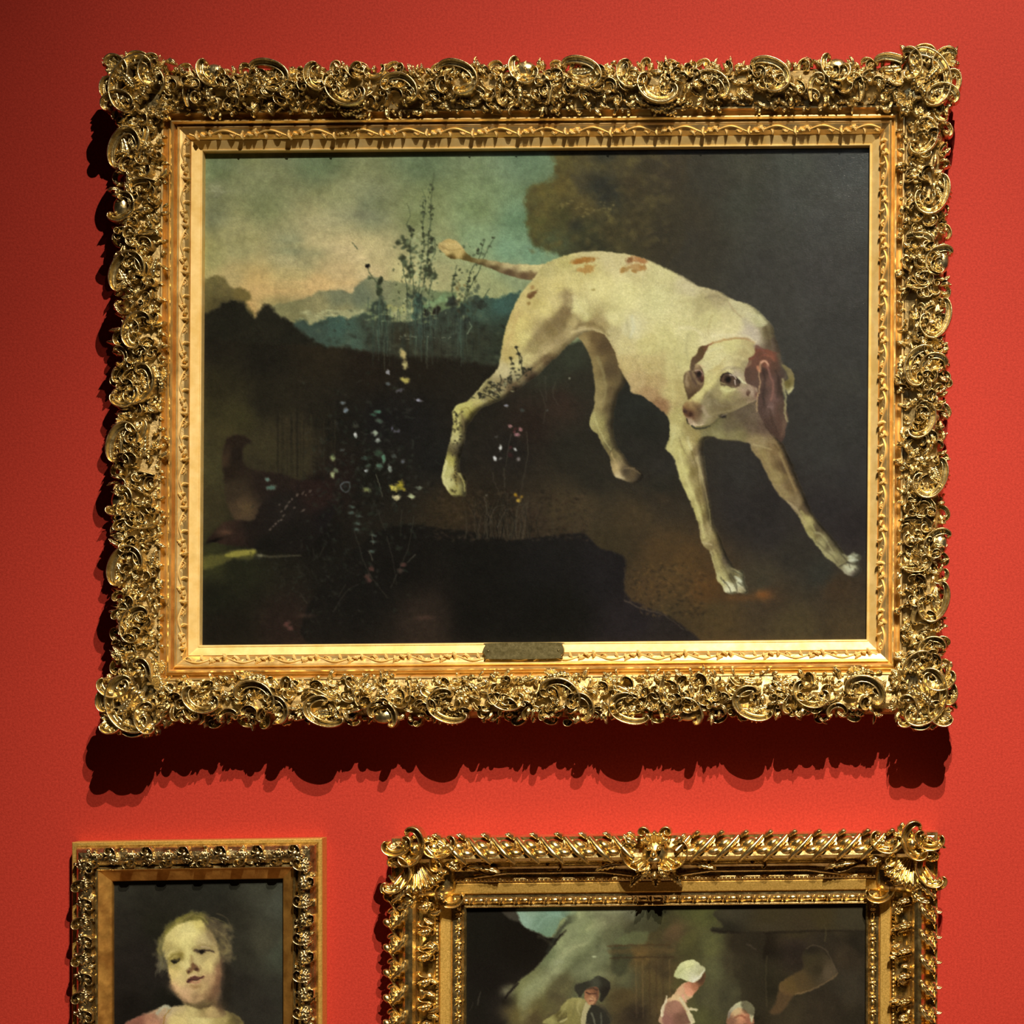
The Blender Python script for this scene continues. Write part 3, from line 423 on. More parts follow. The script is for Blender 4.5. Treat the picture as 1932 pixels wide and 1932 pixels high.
    # the near ear
    S.poly(a3('1200,330 1290,370 1400,400 1470,430 1500,560 1560,700 1530,900 1580,1150 1590,1240 1565,1340 1550,1440 1500,1500 1430,1440 1340,1360 1290,1260 1230,1150 1220,960 1210,850 1090,790 1060,660 1110,530 1110,490 1180,440'),
       '1435,665:104,62,46 1450,670:112,70,52 1418,685:104,66,50 1420,705:86,60,48 1430,720:90,66,54 1445,690:120,72,52 1462,690:86,58,44 1470,720:70,50,42 1455,720:104,74,62 1440,740:72,52,44 1460,750:110,80,70 1478,740:60,44,34 1440,770:76,56,48 1455,768:112,88,78 1475,770:80,60,46 '
       '1450,800:74,52,42 1470,800:84,60,48 1460,820:72,48,38 1480,800:96,74,58 1480,700:74,60,50 1445,700:66,44,38', 2.4, .97)
    S.stroke(a3('1470,440 1510,560 1570,660 1560,740'), (92, 80, 60), 6, 5, .8, 4); S.poly(a3('1510,560 1600,600 1655,680 1665,800 1640,880 1590,930 1560,860 1540,780 1590,740 1570,660'), '1490,700:120,108,70 1496,715:126,112,66 1488,725:96,84,40 1495,735:176,166,116 1482,745:170,164,118', 2, .95)
    S.stroke(a3('1520,740 1540,860 1560,980 1550,1100 1560,1200 1585,1260'), (164, 156, 108), 4.2, 2.6, .8, 2.6, 2); S.stroke(a3('1600,900 1650,850'), (190, 184, 130), 4, 2.4, .8, 2)
    S.stroke(a3('1250,560 1240,700 1250,780 1230,900 1210,1010 1205,1140'), (190, 158, 112), 3.2, 2, .75, 2.2, 2); S.stroke(a3('1260,540 1320,530 1350,580'), (206, 160, 126), 5, 3, .9, 2.4, 1); S.stroke(a3('1220,600 1250,650'), (190, 130, 92), 6, 4, .8, 3)
    S.stroke(a3('1340,580 1370,700 1410,800 1400,920 1380,1000'), (140, 98, 82), 3.6, 3, .7, 3); S.stroke(a3('1290,620 1310,760 1280,900 1300,1060'), (54, 38, 34), 5, 4, .6, 4); S.stroke(a3('1340,1080 1410,1080'), (134, 106, 94), 2.4, 1.6, .7, 2); S.stroke(a3('1440,640 1480,780 1460,960'), (52, 38, 32), 4, 4, .55, 4)
    S.stroke(a3('1290,1270 1360,1380 1440,1460 1500,1520'), (64, 46, 34), 3, 2, .6, 3); S.stroke(a3('1180,340 1240,360 1290,400'), (120, 96, 84), 5, 4, .6, 4)
    for q, w, c_ in [('1130,500 1180,470 1210,420', 5, (128, 74, 48)), ('1120,560 1160,640 1170,740', 6, (96, 66, 52)), ('1230,400 1330,400 1400,440 1440,520', 6, (126, 72, 52)), ('1300,450 1380,460 1420,520', 4, (146, 88, 66)), ('1110,620 1090,700 1120,770', 4, (80, 60, 46)),
        ('1180,830 1190,920 1180,980', 4, (112, 84, 68)), ('1280,780 1260,900 1250,1020 1290,1160', 5, (84, 60, 52)), ('1440,1050 1460,1180 1500,1300 1500,1420', 8, (88, 60, 48)), ('1370,1120 1400,1250 1450,1380', 6, (66, 46, 36)), ('1540,1260 1530,1360 1510,1440', 5, (108, 84, 64)),
        ('640,880 600,950 560,1010', 4, (166, 152, 112)), ('820,1000 900,1040 1000,1030', 6, (126, 112, 80)), ('560,1100 600,1180 660,1200', 5, (160, 144, 112)), ('700,1010 760,1060 860,1070', 5, (138, 124, 92)), ('1080,600 1120,560 1140,520', 5, (150, 126, 92)),
        ('600,420 680,380 800,350', 6, (214, 206, 152)), ('960,340 1080,360 1140,420', 7, (196, 184, 128)), ('560,520 620,500 700,470', 4, (196, 184, 124)), ('860,500 960,470 1060,500', 5, (210, 198, 140)), ('900,620 980,600 1050,640', 3, (128, 114, 84))]:
        S.stroke(a3(q), c_, w, w*.7, .55, 3.5)
    # blossoms and stems by the hind foot
    for q, r, col in [('735,580', 5, (150, 110, 104)), ('775,600', 5, (74, 34, 34)), ('815,605', 5, (150, 104, 100)), ('785,645', 6, (164, 118, 118)), ('765,625', 4, (100, 50, 52)), ('660,745', 4, (206, 206, 196)), ('770,755', 4, (206, 206, 196)), ('620,820', 3.4, (220, 220, 214)), ('660,825', 4, (90, 86, 80)), ('735,745', 5, (74, 32, 34)), ('735,800', 7, (60, 28, 28)),
        ('795,830', 5, (130, 122, 116)), ('630,660', 3.4, (70, 70, 64)), ('1185,215', 3, (120, 116, 96)), ('1015,460', 3.4, (74, 76, 70)), ('830,460', 5, (56, 62, 58)), ('775,1100', 4, (168, 128, 34)), ('820,1115', 4, (150, 116, 40)), ('795,1145', 5, (190, 156, 60)), ('790,1115', 3, (80, 50, 20)), ('555,1105', 3, (84, 80, 64)), ('705,430', 3, (110, 110, 104))]:
        x, y = a4(q)[0]; S.blob(x, y, r*.8, r*.6, col, .85, R.uniform(-1, 1), .5, .5, int(x))
    for q in ('690,900 690,1010 700,1100', '600,930 620,1020 650,1080', '860,620 870,760 850,900 800,1180', '960,300 1000,420 990,560', '1000,200 1010,380', '570,1330 620,1200 690,1180', '640,1340 700,1220 740,1200', '780,1270 800,1190 870,1160', '540,1120 560,1220 600,1330', '740,640 720,760 700,880', '1080,240 1060,330 1100,420'):
        S.stroke(a4(q), (72, 68, 54), 1.6, 1, .6, 1.5, 1)
    # fine mottling over the whole picture
    S.mottle(.05, 3.2, 40); S.mottle(.04, 2.2, 41, sx=5, sy=.6)
    return finish(S, 1.5, 7)

def paint_child(step):
    S = Pic(200, 1640, 560, 2130, step); R = random.Random(9); c = Frame2(200, 1640, 5.2216)
    S.C[:] = S.field('220,1670:44,42,32 300,1670:38,36,26 400,1680:38,38,28 500,1680:58,58,44 530,1700:66,68,54 230,1750:38,34,26 260,1800:36,30,24 230,1850:34,28,22 300,1750:34,32,20 440,1740:44,42,30 500,1780:62,60,44 525,1800:62,66,50 '
        '460,1800:46,44,32 450,1860:40,36,28 520,1880:46,44,34 500,1900:42,38,30 240,1900:28,22,16 320,1880:26,24,16 300,1840:36,30,24 420,1730:38,36,26 530,1930:44,42,32 400,2050:60,50,36 260,2050:30,24,20')
    # shoulders and dress
    S.poly(ID('236,1932 256,1920 290,1906 310,1898 322,1900 350,1896 376,1896 420,1905 446,1915 460,1930 500,2010 520,2130 200,2130 215,1970'), '330,1930:206,184,114 380,1920:208,190,122 420,1920:176,156,92 440,1930:120,106,58 380,2000:196,172,112 300,1920:176,130,96 260,1930:132,84,66 250,2010:140,90,72 480,2060:120,84,66 310,1905:176,160,120', 4, .96)
    S.poly(ID('244,1936 262,1920 292,1910 306,1900 314,1906 304,1926 300,1960 240,2000'), '260,1928:132,84,64 285,1918:156,108,80 300,1908:176,150,112 290,1935:176,124,92', 3, .9); S.stroke(c('560,1520 590,1430 640,1380'), (150, 112, 52), 2.4, 1.6, .8, 2); S.stroke(c('500,1420 560,1360 600,1345 630,1370'), (170, 166, 136), 5, 4, .8, 3, 1)
    # neck and head
    S.poly(c('770,1260 800,1400 700,1440 1150,1460 1140,1330 1130,1180'), '360,1905:196,176,112 400,1905:176,150,96 420,1890:110,84,60 350,1890:150,130,84 385,1893:110,92,52', 4, .95)
    # hair
    for i in range(260):
        a = R.uniform(math.pi*.95, math.pi*2.12); r = R.uniform(.82, 1.1)
        x, y = 368+62*r*math.cos(a), 1790+60*r*math.sin(a)
        left = x < 385
        S.blob(x, y, R.uniform(4, 9), R.uniform(2, 5), R.choice([(112, 104, 44), (132, 120, 58), (90, 82, 38)]) if left else R.choice([(84, 72, 50), (104, 90, 62), (66, 56, 40)]), .42, a+1.57, .8, .5, i)
    for i in range(90):
        x, y = R.gauss(424, 9), R.uniform(1745, 1815); S.blob(x, y, R.uniform(3, 7), R.uniform(2, 4), R.choice([(96, 84, 54), (124, 110, 72), (70, 60, 42)]), .45, R.uniform(-1, 1), .8, .5, i)
    for i in range(50):
        x, y = R.gauss(307, 6), R.uniform(1775, 1830); S.blob(x, y, R.uniform(3, 6), R.uniform(2, 4), R.choice([(110, 100, 66), (80, 72, 50)]), .4, 1.2, .8, .5, i)
    S.poly(c('600,640 680,560 800,520 920,500 990,560 1060,640 1100,760 1120,860 1130,960 1140,1060 1110,1200 1040,1290 940,1340 840,1330 750,1290 680,1210 640,1130 620,1030 600,920 560,820 560,720'),
       '330,1770:206,188,116 360,1755:216,200,126 350,1780:212,196,122 375,1745:196,178,100 385,1775:186,166,110 400,1765:150,128,86 318,1790:170,152,90 325,1800:196,178,110 345,1815:206,188,120 355,1800:212,196,124 330,1812:160,140,72 342,1806:130,110,52 370,1815:190,170,110 385,1805:176,156,100 '
       '395,1820:206,184,116 405,1810:190,168,108 412,1830:176,148,98 325,1840:206,180,110 340,1850:206,180,116 330,1870:200,164,110 350,1885:190,152,106 365,1860:196,164,110 385,1865:180,150,98 375,1885:166,134,90 400,1850:180,146,98 415,1850:134,98,68 410,1870:120,92,64 395,1885:120,96,62 380,1894:96,78,50 405,1740:110,94,66', 5, .97, p=4)
    S.glow(352, 1762, 20, 14, (222, 206, 136), .5); S.glow(346, 1838, 10, 12, (214, 194, 122), .4); S.glow(398, 1826, 10, 10, (212, 190, 120), .4)
    S.glow(333, 1812, 12, 6, (110, 94, 42), .6, -.4); S.stroke(c('650,910 690,920 720,890'), (38, 32, 20), 4, 3, .9, 3); S.blob(329, 1815, 4, 3.6, (24, 20, 14), .9); S.stroke(c('640,860 690,840 750,860'), (124, 108, 50), 4, 2, .5, 4)
    S.glow(384, 1792, 17, 5, (106, 88, 54), .6, .05); S.stroke(c('870,800 930,810 1000,800 1060,815'), (56, 40, 30), 4, 3, .85, 3); S.blob(381, 1796.5, 5.6, 4, (26, 18, 14), .95); S.stroke(c('940,770 990,765 1020,780'), (190, 164, 130), 2.4, 1.6, .7, 2); S.stroke(c('650,960 700,940 740,920'), (190, 172, 116), 4, 2, .5, 3)
    S.stroke(c('840,860 850,930 860,960'), (130, 100, 60), 4, 5, .55, 5); S.poly(c('800,990 830,960 850,930 890,940 915,990 900,1010 860,1000 810,1030'), (96, 62, 40), 4, .8); S.blob(356, 1834, 3, 2.4, (60, 30, 20), .7); S.blob(370, 1829, 3.4, 3, (64, 34, 22), .8); S.glow(352, 1824, 5, 7, (214, 196, 130), .6)
    S.poly(c('790,1110 830,1070 870,1050 920,1060 970,1060 920,1090 860,1100 820,1120'), (84, 42, 34), 3, .9); S.stroke(c('840,1110 890,1120 930,1100'), (168, 112, 84), 4, 3, .7, 3); S.glow(368, 1862, 9, 4, (140, 104, 62), .6); S.stroke(c('820,1060 850,1045 890,1045'), (206, 176, 130), 3, 2, .6, 2.5)
    S.stroke(c('880,1260 960,1230 1010,1180'), (140, 108, 72), 4, 3, .5, 5); S.stroke(c('760,1310 860,1340 960,1350 1060,1320'), (84, 66, 40), 5, 4, .6, 5); S.glow(412, 1832, 6, 12, (180, 122, 96), .4); S.glow(328, 1860, 10, 10, (204, 154, 112), .35)
    S.stroke(c('1130,900 1140,1020 1120,1140 1060,1250'), (96, 70, 50), 12, 10, .6, 12); S.stroke(c('1170,1060 1160,1200 1130,1330'), (66, 50, 36), 12, 12, .7, 12); S.stroke(c('620,1040 650,1160 720,1250 800,1310'), (120, 92, 62), 4, 4, .45, 6)
    S.glow(345, 1868, 16, 9, (206, 164, 122), .45); S.stroke(c('900,1290 980,1260 1050,1200'), (176, 142, 96), 4, 3, .4, 5); S.stroke(c('1040,1330 980,1360 880,1360 800,1330'), (70, 54, 34), 4, 3, .6, 4)
    S.glow(360, 1757, 24, 12, (216, 200, 128), .5); S.stroke(c('840,430 760,490 680,540 600,620'), (142, 132, 60), 6, 5, .45, 7); S.stroke(c('850,420 930,450 990,520'), (130, 122, 60), 6, 5, .4, 7); S.stroke(c('560,660 530,760 540,860 560,930'), (122, 112, 70), 6, 5, .45, 7)
    S.stroke(c('1000,560 1090,640 1120,760 1160,820'), (92, 78, 50), 9, 7, .55, 8); S.stroke(c('960,520 1060,600 1150,600 1230,600'), (104, 90, 62), 4, 3, .4, 5); S.stroke(c('1130,700 1190,760 1180,830'), (138, 122, 76), 4, 4, .45, 5); S.stroke(c('1100,880 1080,950'), (170, 150, 96), 5, 4, .4, 6)
    # turn the head away from the light on the right
    S.stroke(c('1185,960 1200,1080 1190,1220 1170,1330'), (38, 32, 22), 16, 18, .85, 10); S.stroke(c('1110,960 1110,1060 1080,1160 1020,1250'), (110, 78, 52), 14, 12, .6, 16); S.stroke(c('1140,1330 1190,1400 1240,1430 1300,1500'), (60, 48, 30), 14, 16, .5, 14)
    S.stroke(c('1040,1290 1100,1340 1130,1380'), (84, 62, 40), 12, 12, .6, 10); S.stroke(c('1060,700 1090,760 1110,860'), (150, 128, 80), 6, 6, .5, 8); S.stroke(c('950,590 1010,610 1060,680'), (132, 112, 66), 7, 6, .4, 9)
    S.stroke(c('620,880 650,850 700,830 760,850'), (120, 104, 44), 5, 4, .6, 6); S.stroke(c('640,905 680,900 720,880'), (60, 50, 26), 3, 3, .8, 3); S.stroke(c('640,930 680,950 730,930'), (150, 130, 78), 3, 2, .5, 3)
    S.stroke(c('860,790 900,760 970,750 1040,770'), (130, 108, 62), 5, 4, .5, 6); S.stroke(c('900,830 950,845 1010,830'), (150, 126, 80), 3, 2, .5, 3); S.stroke(c('770,860 800,900 810,960'), (214, 198, 128), 6, 6, .5, 7)
    S.stroke(c('790,1000 810,1030 850,1010'), (120, 90, 50), 2.4, 2, .6, 2.6); S.stroke(c('900,1010 930,980 925,950'), (130, 100, 60), 2.4, 2, .5, 3); S.stroke(c('800,1115 850,1085 900,1090 960,1060'), (66, 30, 26), 2, 1.6, .8, 2)
    S.stroke(c('840,1150 880,1160 930,1140'), (150, 116, 68), 4, 3, .5, 5); S.stroke(c('640,1150 700,1240 780,1300'), (150, 118, 82), 5, 5, .45, 8)
    for q in ('560,650 600,590 680,530', '600,620 680,560 760,510', '700,540 780,480 860,450', '780,500 850,440 900,430', '880,460 960,480 1010,540', '930,440 1000,470 1080,540', '1040,470 1130,500 1200,560', '1100,440 1180,480 1240,560', '1080,600 1160,640 1200,720', '1120,700 1180,720 1210,780', '540,700 520,780 530,860', '520,880 560,940 540,980'):
        S.stroke([(x+R.uniform(-1, 1), y+R.uniform(-1, 1)) for x, y in c(q)], R.choice([(150, 136, 72), (104, 92, 48), (128, 112, 70), (90, 76, 50)]), 2.4, 1.6, .5, 2.4, 1)
    for i in range(36): S.stroke([(R.uniform(300, 320), R.uniform(1790, 1830)), (R.uniform(290, 306), R.uniform(1815, 1845))], (100, 92, 68), 1.6, 1, .3, 2)
    S.mottle(.10, 14, 3); S.mottle(.06, 3.4, 8)
    return finish(S, 1.8, 7, seed=8)

def paint_kitchen(step):
    S = Pic(872, 1696, 1652, 2320, step); R = random.Random(12); a = Frame2(870, 1692, 4.83); b = Frame2(1240, 1692, 4.83)
    S.C[:] = S.field('890,1720:28,24,14 950,1750:27,23,14 1000,1780:28,22,14 900,1850:26,22,14 940,1900:30,24,16 960,1720:48,44,34 1080,1720:128,134,88 1150,1720:112,110,78 1200,1720:100,98,72 1100,1760:118,124,84 1040,1800:116,122,82 1060,1790:130,134,92 1000,1860:112,112,70 1100,1820:96,98,66 '
      '1140,1800:100,102,70 1170,1770:92,92,62 1200,1760:78,72,44 1240,1720:44,44,24 1230,1750:70,60,32 1180,1850:82,80,52 1060,1860:92,86,54 1010,1900:100,96,54 1050,1900:86,76,48 1100,1880:90,90,60 1000,1930:84,74,44 1170,1800:66,60,34 1250,1740:62,58,30 1300,1710:72,72,36 1330,1720:80,80,40 '
      '1210,1800:92,72,38 1230,1850:86,70,38 1180,1880:86,70,38 1250,1830:70,56,32 1200,1910:62,50,30 1250,1900:80,64,36 1270,1760:84,66,40 1300,1780:74,70,36 1340,1780:84,82,46 1300,1850:76,70,36 1350,1830:80,78,48 1340,1880:78,74,46 1320,1920:76,74,40 1370,1880:70,66,42 1380,1820:66,58,36 '
      '1400,1720:58,52,34 1450,1730:60,48,24 1550,1730:60,50,24 1600,1720:62,54,34 1500,1750:56,46,24 1400,1780:44,34,20 1440,1780:38,28,16 1500,1790:48,36,26 1550,1780:50,40,26 1420,1830:50,44,26 1440,1860:42,36,20 1600,1800:56,44,28 1620,1780:44,36,22 1600,1860:54,46,32 1560,1900:50,40,26 1620,1930:46,38,24 '
      '1480,1920:56,46,28 1420,1920:44,36,20 1300,2050:60,50,30 1100,2050:60,50,30 1500,2050:50,40,24', p=4)
    S.mottle(.16, 24, 2)
    # dark roof, sky hole, smoke
    S.poly(a('0,80 380,100 440,210 520,230 600,290 760,360 860,370 960,300 880,400 780,530 660,670 560,740 500,800 420,920 370,960 400,1160 0,1160'), '900,1760:27,24,15 980,1780:26,20,12 930,1850:28,22,16 900,1900:30,26,18 940,1900:34,28,22', 4, .97, rough=1.5)
    S.poly(a('370,130 420,110 530,110 540,220 450,200 400,170'), (66, 60, 48), 4, .8)
    S.poly(a('540,100 1010,100 1030,170 960,180 900,230 850,330 800,365 720,340 640,300 560,260 530,180'), '1000,1720:136,158,128 1020,1740:112,136,110 1050,1720:120,148,122 1060,1740:110,132,104 990,1735:140,164,138 1035,1760:110,134,104 1070,1720:108,130,104', 4, .97, rough=2)
    S.stroke(a('1010,190 930,270 860,370 790,500'), (44, 46, 34), 9, 6, .7, 5); S.blob(1080, 1732, 10, 9, (66, 72, 50), .7, 0, .5, .4)
    for q, rx, ry in [('1060,150', 18, 12), ('1200,250', 22, 10), ('1080,430', 20, 10), ('900,600', 12, 10), ('700,800', 24, 16), ('620,900', 16, 20)]:
        x, y = a(q)[0]; S.glow(x, y, rx, ry, (146, 148, 100), .5, -.6)
    S.stroke(a('560,1000 600,880 800,720 1100,520 1200,440'), (118, 122, 82), 14, 10, .35, 14); S.stroke(a('660,300 820,160 960,200'), (152, 176, 150), 3, 2, .3, 5)
    S.blob(1121, 1805, 4, 2, (180, 184, 140), .8); S.poly(a('1480,330 1560,230 1700,110 1800,110 1790,300 1640,330'), (66, 66, 42), 6, .7, rough=3); S.poly(a('1400,420 1500,340 1700,320 1680,420 1560,440'), (94, 98, 62), 5, .7, rough=3)
    S.poly(a('1370,450 1380,560 1380,680 1440,720 1500,700 1530,600 1560,560 1540,480'), (58, 60, 38), 8, .7)
    S.stroke(a('1340,450 1600,440 1900,440'), (70, 50, 26), 3, 3, .7, 3); S.stroke(a('1360,560 1600,550 1930,550'), (60, 42, 22), 3, 3, .7, 3); S.stroke(a('1360,500 1930,490'), (98, 76, 42), 9, 9, .5, 5)
    for x in range(1590, 1930, 62): S.stroke(a('%d,580 %d,1100' % (x, x+8)), R.choice([(60, 44, 24), (110, 88, 52), (68, 50, 28)]), 2.4, 2.4, .6, 3)
    for q, r, col in [('420,860', 12, (150, 146, 106)), ('460,820', 7, (110, 108, 74)), ('580,1050', 26, (120, 112, 62)), ('700,980', 24, (92, 80, 44)), ('440,1050', 18, (100, 86, 50)), ('800,1000', 18, (100, 96, 56)), ('660,1100', 26, (70, 54, 30)), ('500,1100', 16, (96, 84, 44)), ('860,900', 16, (72, 64, 40)), ('1600,1080', 26, (44, 32, 24))]:
        x, y = a(q)[0]; S.glow(x, y, r, r*.8, col, .6)
    S.stroke(a('400,920 460,850 520,790'), (24, 18, 14), 4, 4, .8, 3); S.stroke(a('150,980 175,870'), (80, 76, 62), 1.6, 1.2, .6, 2); S.stroke(a('80,1040 110,960'), (60, 56, 44), 1.6, 1.2, .5, 2)
    for q, w, al in [('600,960 660,820 800,700 900,600', 26, .35), ('850,640 1000,480 1150,380 1250,260', 24, .35), ('1000,330 1100,200 1250,120 1400,110', 26, .35), ('700,900 780,760 900,680', 14, .3), ('1150,640 1250,560 1300,480', 26, .2), ('1050,700 1200,700 1330,720', 22, .25), ('1040,110 1300,105 1560,100', 10, .3), ('580,1090 570,960 620,860', 16, .3)]:
        S.stroke(a(q), (148, 150, 108), w, w*.8, al, 16, 3)
    for q, w, col in [('930,520 1060,450 1150,430', 5, (162, 162, 114)), ('1150,300 1230,260 1310,240', 5, (164, 164, 114)), ('1010,140 1060,120 1080,190', 6, (160, 166, 118)), ('860,610 930,590', 6, (150, 154, 116)), ('700,360 760,380 830,440', 3, (70, 66, 44)), ('1400,130 1600,100', 8, (138, 136, 104))]: S.stroke(a(q), col, w, w*.7, .5, 6, 2)
    for i in range(240):
        x, y = R.uniform(980, 1300), R.uniform(1715, 1932)
        if y < 1780+(1090-x)*.9 and x < 1060: continue
        S.blob(x, y, R.uniform(3, 10), R.uniform(2, 5), S.C[int((y-S.y0)/S.step), int((x-S.x0)/S.step)]*R.choice([.86, 1.16]), .35, R.uniform(-1, 0), .8, .5, i)
    # man with a hat
    S.poly(a('780,1160 800,1100 880,1050 920,990 980,930 1060,920 1140,930 1240,960 1320,1020 1340,1160'), '1060,1900:140,132,76 1090,1890:150,140,82 1075,1920:130,120,66 1120,1900:90,80,52 1040,1925:150,142,84 1135,1915:56,50,36 1055,1915:84,74,38', 2.4, .97, rough=.6)
    S.poly(a('1140,1160 1130,1080 1160,1020 1200,980 1260,1000 1320,1060 1350,1160'), (46, 44, 34), 2.4, .95); S.stroke(a('1190,1060 1220,1160'), (120, 118, 92), 3, 3, .6, 2); S.stroke(a('1270,1060 1280,1160'), (104, 104, 82), 3, 3, .5, 2)
    S.poly(a('1090,1160 1110,1020 1140,960 1180,1000 1150,1050 1130,1160'), (172, 160, 112), 2, .95); S.stroke(a('880,1130 950,1100 960,1060'), (84, 76, 44), 2.4, 2, .7, 2); S.stroke(a('910,1140 960,1110'), (176, 166, 110), 4, 3, .8, 2)
    S.poly(a('1120,870 1160,830 1240,820 1260,880 1240,950 1190,990 1140,960'), '1110,1875:150,100,66 1120,1888:190,140,96 1125,1870:110,70,46 1130,1880:130,86,60', 2, .95); S.stroke(a('1140,870 1180,885 1230,880'), (58, 32, 24), 3, 2, .8, 2); S.blob(1116, 1884, 2.4, 5, (206, 160, 112), .8); S.stroke(a('1190,890 1185,920 1200,930'), (110, 70, 48), 2, 2, .6, 2); S.stroke(a('1170,950 1205,950'), (96, 50, 40), 2, 1.6, .7, 1.6); S.stroke(a('1140,840 1200,830 1240,850'), (60, 42, 32), 3, 3, .7, 2.6); S.stroke(a('1235,880 1240,930 1210,980'), (84, 54, 38), 4, 3, .6, 3)
    S.stroke(a('960,960 930,1040 890,1090'), (166, 156, 96), 4, 3, .5, 4); S.stroke(a('1040,950 1030,1040 1000,1130'), (112, 104, 60), 4, 4, .5, 4); S.stroke(a('1090,940 1060,1000 1080,1080'), (168, 158, 104), 4, 3, .5, 3)
    S.poly(a('1030,850 1050,800 1110,780 1180,760 1230,725 1290,730 1360,790 1340,880 1290,950 1260,940 1270,880 1230,820 1150,830 1120,860 1080,920 1060,880'), '1100,1858:48,46,34 1125,1852:66,66,50 1140,1850:44,42,30 1145,1870:38,32,24', 2.4, .97)
    # standing woman
    S.poly(b('40,1160 30,1060 70,950 130,910 180,850 230,790 300,780 330,900 290,930 260,960 300,1040 330,1100 320,1160'), '1262,1900:170,130,98 1275,1885:216,184,132 1285,1870:206,160,118 1265,1920:156,108,84 1250,1910:190,160,124 1290,1900:190,160,110 1300,1920:200,190,140', 2.2, .97)
    S.poly(b('60,1160 70,1010 120,950 190,950 240,1010 280,1100 290,1160'), '1262,1900:150,108,84 1275,1900:160,114,90 1255,1925:140,96,80 1285,1920:110,76,58', 2.4, .95); S.stroke(b('45,1080 50,1010 80,950 90,910'), (212, 196, 156), 5, 3, .9, 2, 1); S.stroke(b('210,930 260,1000 300,1080 310,1150'), (206, 190, 146), 5, 4, .9, 2, 1); S.stroke(b('300,1020 360,1030'), (210, 196, 150), 6, 4, .9, 2, 1); S.stroke(b('230,900 270,960'), (220, 150, 130), 3, 2, .6)
    S.poly(b('250,790 320,760 400,700 440,690 430,780 380,830 330,890 290,910 250,870'), '1300,1870:216,150,112 1310,1862:170,110,76 1322,1845:88,60,36 1325,1855:96,64,40 1298,1878:226,160,120', 2, .95); S.blob(1321, 1847, 6, 7, (84, 54, 34), .8)
    S.poly(b('155,720 170,660 220,600 290,575 350,580 400,630 440,660 400,730 340,780 280,770 220,750 190,745'), '1278,1835:190,190,130 1300,1820:216,214,150 1315,1830:196,194,146 1290,1845:206,206,152 1310,1848:212,206,170 1320,1832:170,164,120', 2.2, .98); S.stroke(b('190,700 240,650 330,630'), (160, 160, 106), 2.4, 2, .5, 3); S.stroke(b('330,770 390,720 430,670'), (222, 216, 186), 3, 2, .8, 2)
    # seated figure in a white cap
    S.poly(b('640,1160 650,1060 700,1010 790,1000 860,1060 880,1130 860,1160'), '1390,1910:206,176,124 1400,1920:206,140,100 1380,1925:130,90,66 1410,1925:150,96,70', 2, .95); S.stroke(b('710,1100 760,1080 800,1100'), (120, 60, 40), 3, 3, .6, 3)
    S.poly(b('640,1110 650,1050 690,990 740,960 790,945 850,970 885,1020 880,1080 860,1150 840,1080 800,1030 740,1015 690,1040 660,1090'), '1385,1905:176,168,130 1400,1893:190,186,140 1415,1900:196,192,144 1420,1915:184,178,134 1378,1915:120,108,90', 2.2, .97)
    # fireplace, ham
    S.poly(b('600,100 1900,80 1900,300 1500,300 900,320 600,330 500,320 500,280 600,270'), '1380,1720:60,54,36 1450,1730:60,50,26 1550,1730:62,50,24 1600,1740:60,52,32 1370,1755:38,34,22 1450,1755:62,52,32 1520,1755:60,48,28', 4, .85); S.stroke(b('500,310 900,330 1500,310 1880,310'), (36, 26, 16), 4, 3, .7, 4)
    S.poly(b('720,340 980,330 960,560 990,1040 780,1040 760,780 700,720 690,480'), (50, 42, 26), 5, .6); S.stroke(b('1000,540 990,760 1000,1000'), (74, 62, 38), 2.4, 2.4, .5, 3); S.stroke(b('820,430 900,480'), (84, 68, 54), 3, 2, .5, 3)
    S.poly(b('1350,470 1430,460 1500,490 1570,560 1620,640 1620,720 1500,790 1400,850 1300,890 1200,900 1120,870 1110,800 1180,740 1330,650 1320,560'), '1530,1810:62,52,28 1545,1830:54,44,24 1510,1850:84,64,34 1490,1860:98,74,36 1530,1790:42,34,22 1560,1835:90,74,52 1475,1870:104,78,42', 4, .85); S.poly(b('1110,860 1230,890 1200,960 1130,1060 1030,1060 1080,960'), (92, 66, 38), 5, .75)
    S.stroke(b('1260,890 1400,850 1600,740 1640,700'), (116, 92, 60), 3, 2.4, .7, 2.4); S.stroke(b('1360,470 1430,440 1530,480 1590,580 1640,690'), (88, 72, 52), 2, 2, .6, 2.4); S.stroke(b('1530,400 1540,300 1520,260'), (78, 68, 38), 3, 2, .6, 3)
    S.mottle(.06, 3.4, 8)
    return finish(S, 1.6, 6, seed=11)
# ---------------------------------------------------------------- scene helpers
scene = bpy.context.scene
COL = scene.collection
def empty(name, loc, label, cat):
    o = bpy.data.objects.new(name, None); COL.objects.link(o)
    o.location = loc; o.empty_display_size = .05; o['label'] = label; o['category'] = cat
    return o
class MB:
    """collects patches (quads) and links them as ONE mesh object"""
    def __init__(s): s.V, s.F, s.n = [], [], 0
    def add(s, V, F):
        V = np.asarray(V, float).reshape(-1, 3); F = np.asarray(F, np.int64)
        s.V.append(V); s.F.append(F+s.n); s.n += len(V)
    def grid(s, P, closeu=False, closev=False):
        h, w = P.shape[:2]; I = np.arange(h*w).reshape(h, w)
        if closeu: I = np.hstack([I, I[:, :1]])
        if closev: I = np.vstack([I, I[:1]])
        F = np.stack([I[:-1, :-1], I[:-1, 1:], I[1:, 1:], I[1:, :-1]], -1).reshape(-1, 4)
        s.add(P, F)
    def build(s, name, mat, parent=None, fn=None, smooth=True, label=None, flip=False):
        V = np.vstack(s.V); F = np.vstack(s.F)
        if fn is not None: V = fn(V)
        if flip: F = F[:, ::-1]
        return mesh(name, V, F, mat, parent, smooth, label)
